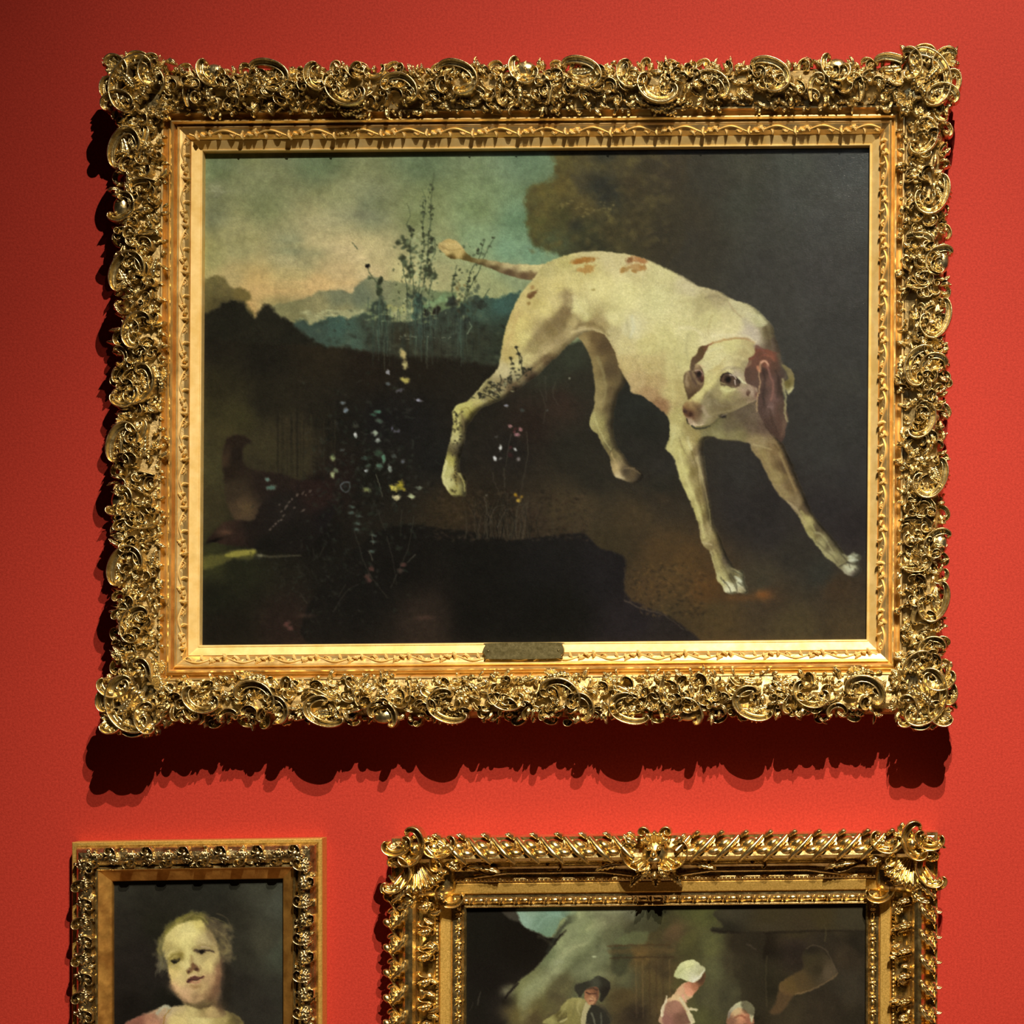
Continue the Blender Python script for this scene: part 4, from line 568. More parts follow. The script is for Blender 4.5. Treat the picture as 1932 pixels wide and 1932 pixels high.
def mesh(name, V, F, mat, parent=None, smooth=True, label=None):
    me = bpy.data.meshes.new(name)
    me.vertices.add(len(V)); me.vertices.foreach_set('co', np.ascontiguousarray(V, dtype=np.float32).ravel())
    me.loops.add(F.size); me.loops.foreach_set('vertex_index', np.ascontiguousarray(F, dtype=np.int32).ravel())
    me.polygons.add(len(F)); me.polygons.foreach_set('loop_start', np.arange(0, F.size, 4, dtype=np.int32))
    me.polygons.foreach_set('loop_total', np.full(len(F), 4, dtype=np.int32))
    me.polygons.foreach_set('use_smooth', np.full(len(F), smooth, dtype=bool))
    me.update(calc_edges=True); me.validate()
    me.materials.append(mat)
    o = bpy.data.objects.new(name, me); COL.objects.link(o)
    if parent: o.parent = parent
    if label: o['label'] = label
    return o

# ---------------------------------------------------------------- materials
def newmat(name):
    m = bpy.data.materials.new(name); m.use_nodes = True; nt = m.node_tree; nt.nodes.clear()
    out = nt.nodes.new('ShaderNodeOutputMaterial'); b = nt.nodes.new('ShaderNodeBsdfPrincipled')
    nt.links.new(b.outputs[0], out.inputs[0]); return m, nt, b
def noise(nt, scale, detail=3, rough=.55, vec=None):
    n = nt.nodes.new('ShaderNodeTexNoise'); n.inputs['Scale'].default_value = scale; n.inputs['Detail'].default_value = detail
    n.inputs['Roughness'].default_value = rough
    if vec is None:
        g = nt.nodes.new('ShaderNodeNewGeometry'); vec = g.outputs['Position']
    nt.links.new(vec, n.inputs['Vector']); return n
def ramp(nt, src, stops):
    r = nt.nodes.new('ShaderNodeValToRGB'); e = r.color_ramp.elements
    while len(e) < len(stops): e.new(.5)
    for k, (p, c) in zip(e, stops): k.position = p; k.color = (*c, 1) if len(c) == 3 else c
    nt.links.new(src, r.inputs[0]); return r
def gold(name, ca, cb, rough=(.3, .45), metal=1.0, scale=60, bump=.15, bdist=.0008):
    m, nt, b = newmat(name)
    n = noise(nt, scale, 5, .65); r = ramp(nt, n.outputs[0], [(.36, ca), (.66, cb)])
    nt.links.new(r.outputs[0], b.inputs['Base Color']); b.inputs['Metallic'].default_value = metal
    n2 = noise(nt, scale*2.3, 4); mr = nt.nodes.new('ShaderNodeMapRange'); mr.inputs['From Min'].default_value = .3; mr.inputs['From Max'].default_value = .7
    mr.inputs['To Min'].default_value, mr.inputs['To Max'].default_value = rough
    nt.links.new(n2.outputs[0], mr.inputs[0]); nt.links.new(mr.outputs[0], b.inputs['Roughness'])
    n3 = noise(nt, scale*4, 4); bp = nt.nodes.new('ShaderNodeBump'); bp.inputs['Strength'].default_value = bump; bp.inputs['Distance'].default_value = bdist
    nt.links.new(n3.outputs[0], bp.inputs['Height']); nt.links.new(bp.outputs[0], b.inputs['Normal'])
    return m
GOLD_CARVED = gold('antique_gold_carving', (.52, .39, .17), (.95, .80, .46), (.22, .38), .97, 45, .35, .002)
GOLD_BASE = gold('dull_gold_ground', (.34, .24, .10), (.62, .47, .22), (.42, .6), .95, 50, .4, .002)
GOLD_FLAT = gold('water_gilding', (.76, .53, .18), (.88, .67, .30), (.52, .64), .55, 30, .10)
GOLD_SAND = gold('sanded_gilding', (.56, .34, .07), (.84, .56, .16), (.44, .55), .8, 300, .5, .001)
GOLD_WARM = gold('warm_gilding', (.78, .52, .19), (.98, .75, .36), (.32, .46), .88, 24, .10)
GOLD_DARK = gold('dark_bronzed_gold', (.28, .20, .09), (.80, .64, .34), (.22, .36), .97, 60, .35, .002)
GOLD_BROWN = gold('worn_brown_gilding', (.42, .19, .04), (.78, .42, .10), (.36, .50), .80, 30, .15)
GOLD_RICH = gold('rich_yellow_gold', (.60, .40, .13), (1, .79, .38), (.20, .36), .97, 40, .25, .0015)
BRASS = gold('tarnished_brass', (.11, .09, .035), (.19, .16, .075), (.36, .46), .8, 120, .1)

def oil(name, rough=.42, coat=.16):
    m, nt, b = newmat(name)
    a = nt.nodes.new('ShaderNodeAttribute'); a.attribute_name = 'paint'; nt.links.new(a.outputs['Color'], b.inputs['Base Color'])
    b.inputs['Roughness'].default_value = rough; b.inputs['Specular IOR Level'].default_value = .04
    b.inputs['Coat Weight'].default_value = coat; b.inputs['Coat Roughness'].default_value = .13
    g = nt.nodes.new('ShaderNodeNewGeometry'); mp = nt.nodes.new('ShaderNodeMapping'); mp.inputs['Scale'].default_value = (1, 1, 3)
    nt.links.new(g.outputs['Position'], mp.inputs[0])
    n = noise(nt, 260, 3, .6, mp.outputs[0]); n2 = noise(nt, 40, 4, .7)
    ad = nt.nodes.new('ShaderNodeMath'); ad.operation = 'MULTIPLY_ADD'; nt.links.new(n2.outputs[0], ad.inputs[0]); ad.inputs[1].default_value = 2.2; nt.links.new(n.outputs[0], ad.inputs[2])
    bp = nt.nodes.new('ShaderNodeBump'); bp.inputs['Strength'].default_value = .35; bp.inputs['Distance'].default_value = .001
    nt.links.new(ad.outputs[0], bp.inputs['Height']); nt.links.new(bp.outputs[0], b.inputs['Coat Normal'])
    bp2 = nt.nodes.new('ShaderNodeBump'); bp2.inputs['Strength'].default_value = .2; bp2.inputs['Distance'].default_value = .0008
    nt.links.new(ad.outputs[0], bp2.inputs['Height']); nt.links.new(bp2.outputs[0], b.inputs['Normal'])
    return m

# ---------------------------------------------------------------- carving kit (units: mm; s along, t outward, w up from the ground)
def integ(kap, T):
    th = np.cumsum(kap); th = th/abs(th).max()*T if abs(th).max() > 0 else th
    P = np.stack([np.cumsum(np.cos(th)), np.cumsum(np.sin(th))], 1)
    P -= (P.min(0)+P.max(0))/2; P /= np.abs(P).max(); return P
TAU = np.linspace(0, 1, 44)
def path_c(T=8.6, B=7, q=4): return integ(1+B*np.abs(2*TAU-1)**q, T)
def path_s(T=5.0, B=7, q=3): return integ(np.sign(2*TAU-1+1e-6)*(.25+B*np.abs(2*TAU-1)**q), T)
def path_j(T=7.5, B=9, q=3): return integ(.35+B*TAU**q, T)
PATHS = dict(c=path_c(), cc=path_c(6.4, 4, 4), s=path_s(), j=path_j(), ss=path_s(4.0, 4, 3), a=path_c(3.4, 1, 4))
def place(P, x, y, size, rot=0, flip=False, ax=1):
    P = P*np.array([size, size*ax])
    if flip: P = P*np.array([1, -1])
    c, s = math.cos(rot), math.sin(rot)
    return P@np.array([[c, s], [-s, c]])+np.array([x, y])
def sweep(mb, P, wid, hei, prof, base, closed=False):
    T = np.gradient(P, axis=0); T /= np.linalg.norm(T, axis=1)[:, None]+1e-9
    N = np.stack([-T[:, 1], T[:, 0]], 1)
    px = np.array([p[0] for p in prof]); ph = np.array([p[1] for p in prof])
    X = P[:, None, :]+N[:, None, :]*(px[None, :]*wid[:, None])[..., None]
    W = base[:, None]+ph[None, :]*hei[:, None]
    mb.grid(np.concatenate([X, W[..., None]], -1))
RIM = [(-1, -.5), (-1, .5), (-.86, .92), (-.66, 1), (-.48, .86), (-.34, .42), (0, .2), (.4, .26), (.62, .5), (.8, .62), (.94, .4), (1, -.5)]
ROLL = [(-1, -.4), (-.95, .3), (-.7, .75), (-.3, .98), (.1, 1), (.5, .86), (.82, .5), (1, 0), (1, -.4)]
def scroll(mb, kind, x, y, size, rot=0, flip=False, wid=7, hei=12, base=0, ax=1, prof=RIM, eye=True):
    P = place(PATHS[kind], x, y, size, rot, flip, ax); n = len(P)
    t = np.linspace(0, 1, n)
    env = np.clip(np.minimum(t, 1-t)*5, 0, 1)**.6 if kind != 'j' else np.clip((1-t)*6, 0, 1)**.5*np.clip(.25+t*3, 0, 1)
    pr = [(-a, b) for a, b in prof][::-1] if flip else prof
    sweep(mb, P, wid*(.35+.65*env), hei*(.8+.35*env), pr, np.full(n, float(base)))
    if eye:
        for e in ((0, -1) if kind not in 'j' else (-1,)):
            bead(mb, P[e][0], P[e][1], wid*.62, hei*.95, base+1)
def bead(mb, x, y, r, h, base=0, n=9, m=5, ax=1, rot=0):
    a = np.linspace(0, 2*math.pi, n, endpoint=False); b = np.linspace(-.25, math.pi/2, m)
    A, B = np.meshgrid(a, b); X = np.cos(A)*np.cos(B)*r*ax; Y = np.sin(A)*np.cos(B)*r
    c, s = math.cos(rot), math.sin(rot)
    mb.grid(np.stack([x+X*c-Y*s, y+X*s+Y*c, base+np.sin(B)*h], -1), closeu=True)
def leaf(mb, x, y, L, W, rot=0, bend=.5, lobes=5, hei=10, base=0, lift=.4, n=22, curl=.0):
    t = np.linspace(0, 1, n); th = rot+bend*(t-.2)*2
    P = np.stack([np.cumsum(np.cos(th)), np.cumsum(np.sin(th))], 1)*L/n+np.array([x, y])
    env = np.sin(math.pi*np.clip(t, 0, 1)**.75)**.8+.05
    lob = .62+.38*np.abs(np.sin(lobes*math.pi*t))**.7
    s = np.array([-1, -.92, -.7, -.45, -.2, -.07, 0, .07, .2, .45, .7, .92, 1])
    T = np.stack([np.cos(th), np.sin(th)], 1); N = np.stack([-T[:, 1], T[:, 0]], 1)
    S, Tt = np.meshgrid(s, t)
    wd = (W*env*lob)[:, None]
    X = P[:, None, :]+N[:, None, :]*(S*wd)[..., None]-T[:, None, :]*(np.abs(S)*wd*-.45)[..., None]
    rib = .16*np.cos(2*lobes*math.pi*(Tt-.12*np.abs(S)))*np.abs(S)
    h = hei*(.25+.75*(1-S**2)**.6*(.5+.5*np.sin(math.pi*Tt**.8))-.32*np.exp(-(S/.12)**2)+rib+lift*Tt**2)
    h = np.where(np.abs(S) > .95, h*.1-hei*.35, h)
    mb.grid(np.concatenate([X, (base+h)[..., None]], -1))
def shell(mb, x, y, R, rot=0, spread=1.25, ribs=7, hei=14, base=0, cup=.5, inner=.12):
    nt_ = ribs*6+1; a = np.linspace(-spread, spread, nt_); r = np.linspace(inner, 1.08, 9)
    A, Rr = np.meshgrid(a, r); wv = np.cos(A/spread*math.pi*ribs)
    R2 = Rr*(1+.07*wv*Rr); h = hei*((1-cup)*np.sin(Rr*math.pi*.5)+cup*Rr**2+.22*wv*Rr-.05)
    h[-1] = -hei*.2; h[0] *= .5
    mb.grid(np.stack([x+np.cos(A+rot)*R2*R, y+np.sin(A+rot)*R2*R, base+h], -1))
def flower(mb, x, y, r, h, base=0, n=5, rot=0):
    for i in range(n):
        a = rot+i*2*math.pi/n; bead(mb, x+math.cos(a)*r*.62, y+math.sin(a)*r*.62, r*.42, h*.7, base, 7, 4, 1.3, a)
    bead(mb, x, y, r*.34, h, base, 7, 4)

# ---------------------------------------------------------------- picture frames
class Work:
    """a framed painting: sight-edge corners noted on the photo -> its place, size and slight racking"""
    def __init__(s, corners, wc, name, label, cat='framed painting'):
        s.wc = wc
        P = np.array([to_world(x, y, wc) for x, y in corners])      # TL TR BR BL
        s.c = P.mean(0); s.ex = ((P[1]-P[0])+(P[2]-P[3]))/2; s.ey = ((P[0]-P[3])+(P[1]-P[2]))/2
        s.W = np.linalg.norm(s.ex)*1000; s.H = np.linalg.norm(s.ey)*1000
        s.ux = s.ex/np.linalg.norm(s.ex); s.uy = s.ey/np.linalg.norm(s.ey)
        s.root = empty(name, (s.c[0], 0, s.c[1]), label, cat)
    def loc(s, V):                   # (u, v, w) mm from the picture centre, w from the canvas plane
        V = np.asarray(V)*.001
        return np.stack([V[:, 0]*s.ux[0]+V[:, 1]*s.uy[0], -(V[:, 2]+s.wc), V[:, 0]*s.ux[1]+V[:, 1]*s.uy[1]], 1)
    def side(s, k):                  # k: 0 top, 1 right, 2 bottom, 3 left.  (along, out from the sight edge, w) -> local
        W2, H2 = s.W/2, s.H/2
        def f(V):
            a, o, w = V[:, 0], V[:, 1], V[:, 2]
            Q = [(a, H2+o), (W2+o, -a), (-a, -H2-o), (-W2-o, a)][k]
            return s.loc(np.stack([Q[0], Q[1], w], 1))
        return f
    def length(s, k): return s.W if k in (0, 2) else s.H
    def ring(s, prof, name, mat, label=None, n=24, wob=0, seed=0):
        """a mitred moulding run round the picture; prof = [(out, w)...]"""
        mb = MB()
        for k in range(4):
            L = s.length(k)/2; u = np.linspace(-1, 1, n)
            rows = []
            for o, w in prof: rows.append(np.stack([u*(L+o), np.full(n, float(o)), np.full(n, float(w))], 1))
            P = np.array(rows)
            V = s.side(k)(P.reshape(-1, 3))
            mb.grid(V.reshape(len(prof), n, 3))
        F = mb
        return F.build(name, mat, s.root, label=label, smooth=False, flip=True)
    def canvas(s, S, margin, mat, name='canvas', light=None, label=None):
        nx = int((s.W+2*margin)/S.step)+1; ny = int((s.H+2*margin)/S.step)+1
        u = np.linspace(-s.W/2-margin, s.W/2+margin, nx); v = np.linspace(s.H/2+margin, -s.H/2-margin, ny)
        U, Vv = np.meshgrid(u, v)
        L = s.loc(np.stack([U.ravel(), Vv.ravel(), np.zeros(U.size)], 1))
        px, py = to_photo(L[:, 0]+s.c[0], L[:, 2]+s.c[1], s.wc)
        fx = np.clip((px-S.x0)/S.step, 0, S.w-1.001); fy = np.clip((py-S.y0)/S.step, 0, S.h-1.001)
        i, j = fx.astype(int), fy.astype(int); a, b = (fx-i)[:, None], (fy-j)[:, None]
        C = S.C; col = (C[j, i]*(1-a)+C[j, i+1]*a)*(1-b)+(C[j+1, i]*(1-a)+C[j+1, i+1]*a)*b
        lin = srgb2lin(col/255.0)
        if light is not None: lin = lin/light(px, py)
        lin = np.clip(lin, 0, .93)
        I = np.arange(nx*ny).reshape(ny, nx); F = np.stack([I[:-1, :-1], I[1:, :-1], I[1:, 1:], I[:-1, 1:]], -1).reshape(-1, 4)
        o = mesh(name, L, F, mat, s.root, True, label)
        at = o.data.color_attributes.new('paint', 'FLOAT_COLOR', 'POINT')
        at.data.foreach_set('color', np.concatenate([lin, np.ones((len(lin), 1))], 1).astype(np.float32).ravel())
        return o
# ---------------------------------------------------------------- light the paintings stand in (used to find the pigments)
LAMPS = [   # name, place, aim, watts, cone, blend, radius, colour
    ('track_spotlight', (1.234, -4.0, ZC+3.25), (1070, 2394), 1260, 38.7, 1.0, .016, (1, .87, .66)),
    ('track_spotlight', (1.15, -3.5, ZC+3.40), (1699, 1481), 1200, 65, 1.0, .016, (1, .87, .68)),
    ('ceiling_luminaire', (.524, -8.0, ZC+2.466), (1600, 370), 90, 14, .9, .07, (.80, .90, 1))]
def light_at(px, py):
    """irradiance of the lamps on the wall plane, relative to a white matt card rendering as 1"""
    X, Z = (px-966)/1000.0, ZC-(py-966)/1000.0; tot = np.zeros(X.shape+(3,))
    for nme, p, aim, en, cone, bl, rad, col in LAMPS:
        ax, az = (aim[0]-966)/1000.0, ZC-(aim[1]-966)/1000.0
        d = np.array([ax-p[0], -p[1], az-p[2]]); d /= np.linalg.norm(d)
        vx, vy, vz = X-p[0], -p[1], Z-p[2]; r = np.sqrt(vx**2+vy**2+vz**2)
        ca = (vx*d[0]+vy*d[1]+vz*d[2])/r; ch = math.cos(math.radians(cone)/2)
        t = np.clip((ca-ch)/((1-ch)*bl), 0, 1); t = t*t*(3-2*t)
        tot += (en/(4*math.pi**2)/r**2*(vy/r)*t)[:, None]*np.array(col)
    return tot
OIL = oil('varnished_oil_paint')

# ================================================================ 1. the large painting of the hound
A = Work([(388, 290), (1640, 278), (1635, 1207), (381, 1217)], .032, 'framed_painting',
         'large gilt-framed painting of a white hound with brown ears, hung above two smaller paintings')
A.canvas(paint_hound(1.4), 6, OIL, light=light_at)
A.ring([(-.5, -2), (0, 12), (1, 14.5), (3, 15), (4, 13.6), (18, 21.5), (19, 22), (19, 18)], 'sight_slip', GOLD_FLAT, 'plain bright gold slip')
A.ring([(18, 20), (19, 20), (22, 25), (27, 31), (32, 34), (36, 36), (38, 35)], 'ornament_strip', GOLD_WARM)
A.ring([(36, 34), (37, 37), (39, 38.5), (41, 37), (43, 31), (44, 32), (45.5, 41), (48, 46), (50.5, 45), (52, 39), (54, 34), (57, 32), (59.5, 36), (61, 46), (62, 51.5), (65, 52), (66, 49)], 'hollow_moulding', GOLD_WARM, 'warm gold hollow moulding')
A.ring([(65, 44), (67, 50), (74, 52), (88, 58), (104, 64), (118, 66), (128, 60), (135, 48), (139, 32), (140, 5), (134, -20), (115, -31)], 'frame_base', GOLD_BASE)

def vine(mb, L, per, amp, o0, w0, seed, slope=.9):
    """running leaf scroll of the narrow inner strip"""
    R = random.Random(seed); n = int(L/3); s = np.linspace(-L/2, L/2, n)
    k = max(2, int(round(L/per))); ph = s/L*k*2*math.pi
    P = np.stack([s, o0+amp*np.sin(ph)], 1)
    sweep(mb, P, np.full(n, 1.7), np.full(n, 5.2), ROLL, w0+(P[:, 1]-o0)*slope)
    for i in range(k*2):
        x = -L/2+(i+.5)*L/k/2; sg = 1 if i % 2 == 0 else -1; y = o0+amp*sg*.55
        b = w0+(y-o0)*slope
        for j in range(3):
            leaf(mb, x+(j-1)*6, y, R.uniform(12, 17), 3.6, sg*(-1.9+j*.9)+R.uniform(-.2, .2), .7*sg, 3, 7, b, .4, 10)
        bead(mb, x+R.uniform(-2, 2), o0-sg*amp*.6, 2.3, 5, b, 7, 4); leaf(mb, x+9, o0+sg*amp, 16, 3.4, -sg*.5, -.6*sg, 2, 6, w0+sg*amp*slope*.7, .3, 10); leaf(mb, x-14, o0-sg*amp*.3, 15, 3, sg*.6, .8*sg, 3, 6, w0, .3, 10); scroll(mb, 'j', x+16, o0, 5, sg*1.2, sg > 0, 1.5, 5, w0, eye=False)
def strip(A, o0, w0, per=88, amp=5, name='leaf_scroll', mat=None):
    for k in range(4):
        mb = MB(); vine(mb, A.length(k)+2*o0-16, per, amp, o0, w0, k)
        mb.build(name, mat or GOLD_FLAT, A.root, A.side(k))
strip(A, 28, 29)

def base_w(o):      # height of the frame_base under the carving
    return np.interp(o, [63, 74, 88, 104, 118, 128, 135, 140, 145], [49, 53, 60, 67, 69, 64, 55, 44, 36])
def motif(mb, s0, R, mir=1):
    O = 62; V_ = .93
    def sc(kind, s, t, size, rot, flip=False, wid=6, hei=12, lift=0, ax=1, **kw):
        if mir < 0: s, rot, flip = -s, math.pi-rot, not flip
        scroll(mb, kind, s0+s, O+t*V_, size*.97, rot, flip, wid, hei*1.15, base_w(O+t*V_)+lift, ax, **kw)
    def lf(s, t, L, W, rot, bend=.5, lobes=5, hei=9, lift=0, **kw):
        if mir < 0: s, rot, bend = -s, math.pi-rot, -bend
        leaf(mb, s0+s, O+t*V_, L, W, rot, bend, lobes, hei*1.1, base_w(min(148, O+t*V_))-3+lift, **kw)
    def sh(s, t, r, rot, spread=1.3, ribs=7, hei=13, lift=0):
        if mir < 0: s, rot = -s, math.pi-rot
        shell(mb, s0+s, O+t, r, rot, spread, ribs, hei, base_w(O+t)-4+lift)
    P = math.pi
    # big C scroll hanging over the fillet, with its leaves
    sc('c', 0, 36, 33, P*.5, False, 7.5, 16, 4); sh(2, 40, 20, -P*.5, 1.5, 6, 12); lf(-34, 26, 40, 6, -.6, .8, 4, 9, 4); lf(40, 20, 34, 5, -2.4, -.8, 4, 9, 4)
    lf(30, 8, 30, 6, -2.7, -.3, 4, 11, 8); lf(-18, 2, 30, 6, -.35, .3, 4, 11, 8); sh(20, 2, 14, -P*.5, 1.1, 5, 9, 8)
    # its partner, open below
    sc('c', 98, 40, 30, -P*.5, False, 7, 15, 3); sh(98, 34, 15, P*.5, 1.5, 5, 12, 2); lf(128, 16, 44, 6, .1, .6, 5, 9, 3); bead(mb, s0+mir*104, O+24, 5, 12, base_w(88)); lf(70, 20, 26, 5, 2.2, .7, 3, 9, 2)
    sc('cc', 52, 74, 17, .3, True, 5, 12, 2); sc('j', 24, 84, 13, 2.2, False, 4.5, 11, 0); sc('j', 78, 86, 12, 1, True, 4.5, 11, 0)
    # long cup with beaded edge
    sc('c', 205, 58, 46, P, True, 7, 15, 2, .62); sh(200, 62, 26, P*.5, 1.4, 9, 11); lf(176, 64, 40, 9, .2, .3, 7, 8, 2)
    for i in range(8): bead(mb, s0+mir*(178+i*8), O+80+5*math.sin(i*.9), 3, 8, base_w(O+78)-2, 7, 4)
    sc('cc', 232, 32, 22, -.2, False, 5.5, 13, 2, .6); lf(150, 40, 36, 6, -1.1, .5, 4, 9, 1); lf(196, 14, 40, 7, .1, -.5, 6, 9, 3)
    # crowning oval with the two small volutes
    sc('c', 326, 74, 30, P*.5, False, 7, 15, 4, .78); bead(mb, s0+mir*326, O+72, 15, 10, base_w(O+66), 12, 6, 1.4); sc('j', 290, 34, 21, P*.6, True, 5.5, 13, 2); sc('j', 362, 34, 21, P*.4, False, 5.5, 13, 2)
    lf(318, 50, 34, 6, -1.5, .1, 4, 11, 2); lf(300, 14, 30, 5, .4, .6, 4, 8, 3); lf(346, 12, 34, 5, .2, -.6, 4, 8, 3); sc('cc', 268, 84, 14, .6, False, 4.5, 11, 1); sc('cc', 386, 82, 14, 2.4, True, 4.5, 11, 1)
    # leafy cup running to the next C
    sc('c', 432, 66, 46, P, True, 7, 14, 3, .55); lf(402, 72, 56, 11, -.1, .25, 8, 9, 3); sh(470, 60, 17, .3, 1.4, 6, 11, 2); sc('ss', 440, 34, 34, .1, False, 5, 12, 2, .7); lf(404, 26, 50, 8, .2, -.4, 6, 9, 2); lf(470, 16, 44, 6, .35, -.4, 5, 9, 2)
    sc('cc', 516, 62, 24, P*.6, False, 6, 14, 2); sh(516, 58, 14, P*.5, 1.4, 5, 10); lf(500, 86, 28, 6, .4, -.8, 3, 9, 0); lf(530, 30, 34, 6, -1.2, .6, 4, 9, 2); sc('j', 548, 84, 12, 2, True, 4.5, 11, 0)
    # undergrowth
    for i in range(250):
        s, t = R.uniform(-20, 555), R.uniform(6, 80)
        lf(s, t, R.uniform(14, 28), R.uniform(3.4, 6.5), R.uniform(0, 2*P), R.uniform(-1, 1), R.choice((2, 3, 4)), R.uniform(8, 15), R.uniform(-1, 3), n=11)
    for i in range(44):
        s, t = R.uniform(-20, 555), R.uniform(10, 84); sc(R.choice(['j', 'cc', 'c']), s, t, R.uniform(7, 13), R.uniform(0, 6), R.random() < .5, R.uniform(2.6, 4), R.uniform(11, 17), 1, eye=False)
    for i in range(46): bead(mb, s0+mir*R.uniform(-20, 555), O+R.uniform(6, 80), R.uniform(2, 4), R.uniform(11, 17), base_w(O+50)-4, 7, 4)
    for i in range(60): lf(-20+i*9.7, R.uniform(1, 8), R.uniform(10, 18), R.uniform(3, 4.6), R.uniform(0, 2*P), R.uniform(-.9, .9), 2, R.uniform(6, 9), R.uniform(0, 3), n=10)
    # lobed outer edge
    for i in range(34):
        s = -15+i*16.9+R.uniform(-4, 4); lf(s, R.uniform(70, 77), R.uniform(13, 22), R.uniform(4, 6.5), P/2+R.uniform(-.9, .9), R.uniform(-.9, .9), 3, 10, R.uniform(-14, 2), n=12)

def crop(mb, lo, hi):     # keep what lies between the corner pieces
    V, F = np.vstack(mb.V), np.vstack(mb.F); c = V[F].mean(1)[:, 0]
    k = (c > lo) & (c < hi); mb.V, mb.F, mb.n = [V], [F[k]], len(V); return mb
# positions of the big C scroll along each side, measured from the middle of that side
STARTS = {0: [672-1012-573, 672-1012, 672-1012+573], 1: [-560, -40, 520], 2: [-620, -60, 500], 3: [-520, 20, 560]}
for k in range(4):
    mb = MB(); Rr = random.Random(30+k)
    for i, s0 in enumerate(STARTS[k]): motif(mb, s0, Rr)
    h = A.length(k)/2+58
    crop(mb, -h, h)
    mb.build('carved_rail', GOLD_CARVED, A.root, A.side(k))

def cartouche(seed, tips):
    """corner piece; x runs outward to the right, y outward to the top, centre on the corner of the rails"""
    mb = MB(); R = random.Random(seed); P = math.pi
    r = np.linspace(0, 1, 9); a = np.linspace(0, 2*P, 40, endpoint=False); Aa, Rr_ = np.meshgrid(a, r)
    q = (np.abs(np.cos(Aa))**3.2+np.abs(np.sin(Aa))**3.2)**(-1/3.2)*(1+.05*np.sin(7*Aa+seed)+.04*np.sin(11*Aa))
    h = 62+8*np.sqrt(np.clip(1-Rr_**2, 0, 1)); h[-1] = 36
    mb.grid(np.stack([np.cos(Aa)*q*Rr_*58, np.sin(Aa)*q*Rr_*58, h], -1), closeu=True)
    # scooped shell in the middle, turned to the painting
    scroll(mb, 'c', 4, 6, 50, P*1.25, False, 9, 17, 84); shell(mb, 12, 12, 42, P*1.25, 1.5, 8, 17, 82, .8); leaf(mb, 26, 26, 44, 10, P*1.25, .1, 6, 15, 88)
    scroll(mb, 'c', -32, 30, 26, P*.9, True, 7, 16, 84); scroll(mb, 'c', 32, -32, 26, P*1.6, False, 7, 16, 84)
    scroll(mb, 'cc', 34, 38, 24, P*.25, False, 7, 16, 84); scroll(mb, 'j', -8, 52, 19, .6, True, 6, 15, 80); scroll(mb, 'j', 52, -6, 19, 1, False, 6, 15, 80)
    shell(mb, -36, -30, 24, P*1.2, 1.3, 6, 13, 74); shell(mb, 34, 34, 22, P*.25, 1.4, 6, 13, 82)
    for ang, L in tips: leaf(mb, math.cos(ang)*44, math.sin(ang)*44, L, 9, ang, R.uniform(-.5, .5), 3, 13, 68, .9)
    for i in range(46):
        x, y = R.uniform(-54, 54), R.uniform(-54, 54)
        leaf(mb, x, y, R.uniform(14, 28), R.uniform(3.5, 6.5), R.uniform(0, 2*P), R.uniform(-1, 1), R.choice((2, 3, 4)), R.uniform(8, 15), 82-max(abs(x), abs(y))*.15, n=12)
    for i in range(14): bead(mb, R.uniform(-50, 50), R.uniform(-50, 50), R.uniform(2.5, 5), R.uniform(9, 14), 84, 7, 4)
    for i in range(24):
        a_ = i/24*2*P+R.uniform(-.1, .1); q_ = 50*(abs(math.cos(a_))**4+abs(math.sin(a_))**4)**-.25
        leaf(mb, math.cos(a_)*q_, math.sin(a_)*q_, R.uniform(14, 24), R.uniform(5, 8), a_+R.uniform(-.7, .7), R.uniform(-.9, .9), 3, 12, R.uniform(56, 74), n=12)
    return mb
P_ = math.pi
for (sx, sy, seed, tips) in ((-1, 1, 3, [(P_*.25, 44), (P_*.2, 40), (P_*.02, 26), (P_*.5, 20), (-.5, 28), (P_*.75, 26)]), (1, 1, 5, [(P_*.25, 46), (P_*.3, 40), (P_*.68, 44), (P_*.1, 18), (-.5, 24)]),
                             (1, -1, 7, [(P_*.25, 26), (0.1, 22), (-.6, 30), (P_*.5, 14)]), (-1, -1, 9, [(P_*.15, 24), (-.35, 30), (P_*.5, 22), (P_*.7, 26)])):
    mb = cartouche(seed, tips); V = np.vstack(mb.V)
    cx_, cy_ = A.W/2+104, A.H/2+104
    def fn(V, sx=sx, sy=sy): return A.loc(np.stack([sx*(cx_+V[:, 0]*.94), sy*(cy_+V[:, 1]*.94), V[:, 2]-8], 1))
    mb.build('corner_ornament', GOLD_CARVED, A.root, fn, flip=(sx*sy < 0))

# brass name plate on the lower slip
def plate(A, cx, cy, w, h, mat):
    x, y = to_world(cx, cy, A.wc+.012); M = np.array([A.ux, A.uy]).T; uv = np.linalg.solve(M, np.array([x, y])-A.c)*1000
    def out(r, z): # elongated octagon-like plate with rounded ends
        pts = [(-w/2+14, -h/2), (w/2-14, -h/2), (w/2-5, -h/2+5), (w/2, 0), (w/2-4, h/2-5), (w/2-12, h/2), (-w/2+12, h/2), (-w/2+4, h/2-5), (-w/2, 0), (-w/2+5, -h/2+5)]
        Q = spline(pts, True, 4); return np.concatenate([Q*r+uv, np.full((len(Q), 1), z)], 1)
    mb = MB(); tilt = 1.15
    rings = [out(1, 28), out(1, 40), out(.985, 41), out(.5, 41), out(.02, 41)]
    P = np.array(rings); P[..., 2] -= (P[..., 1]-uv[1])*.12
    mb.grid(P, closeu=True); o = mb.build('name_plate', mat, A.root, A.loc, label='tarnished brass name plate', smooth=False)
    for sgn in (-1, 1):
        m2 = MB(); bead(m2, uv[0]+sgn*(w/2-10), uv[1], 2.2, 1.6, 41); m2.build('screw', mat, o, A.loc)
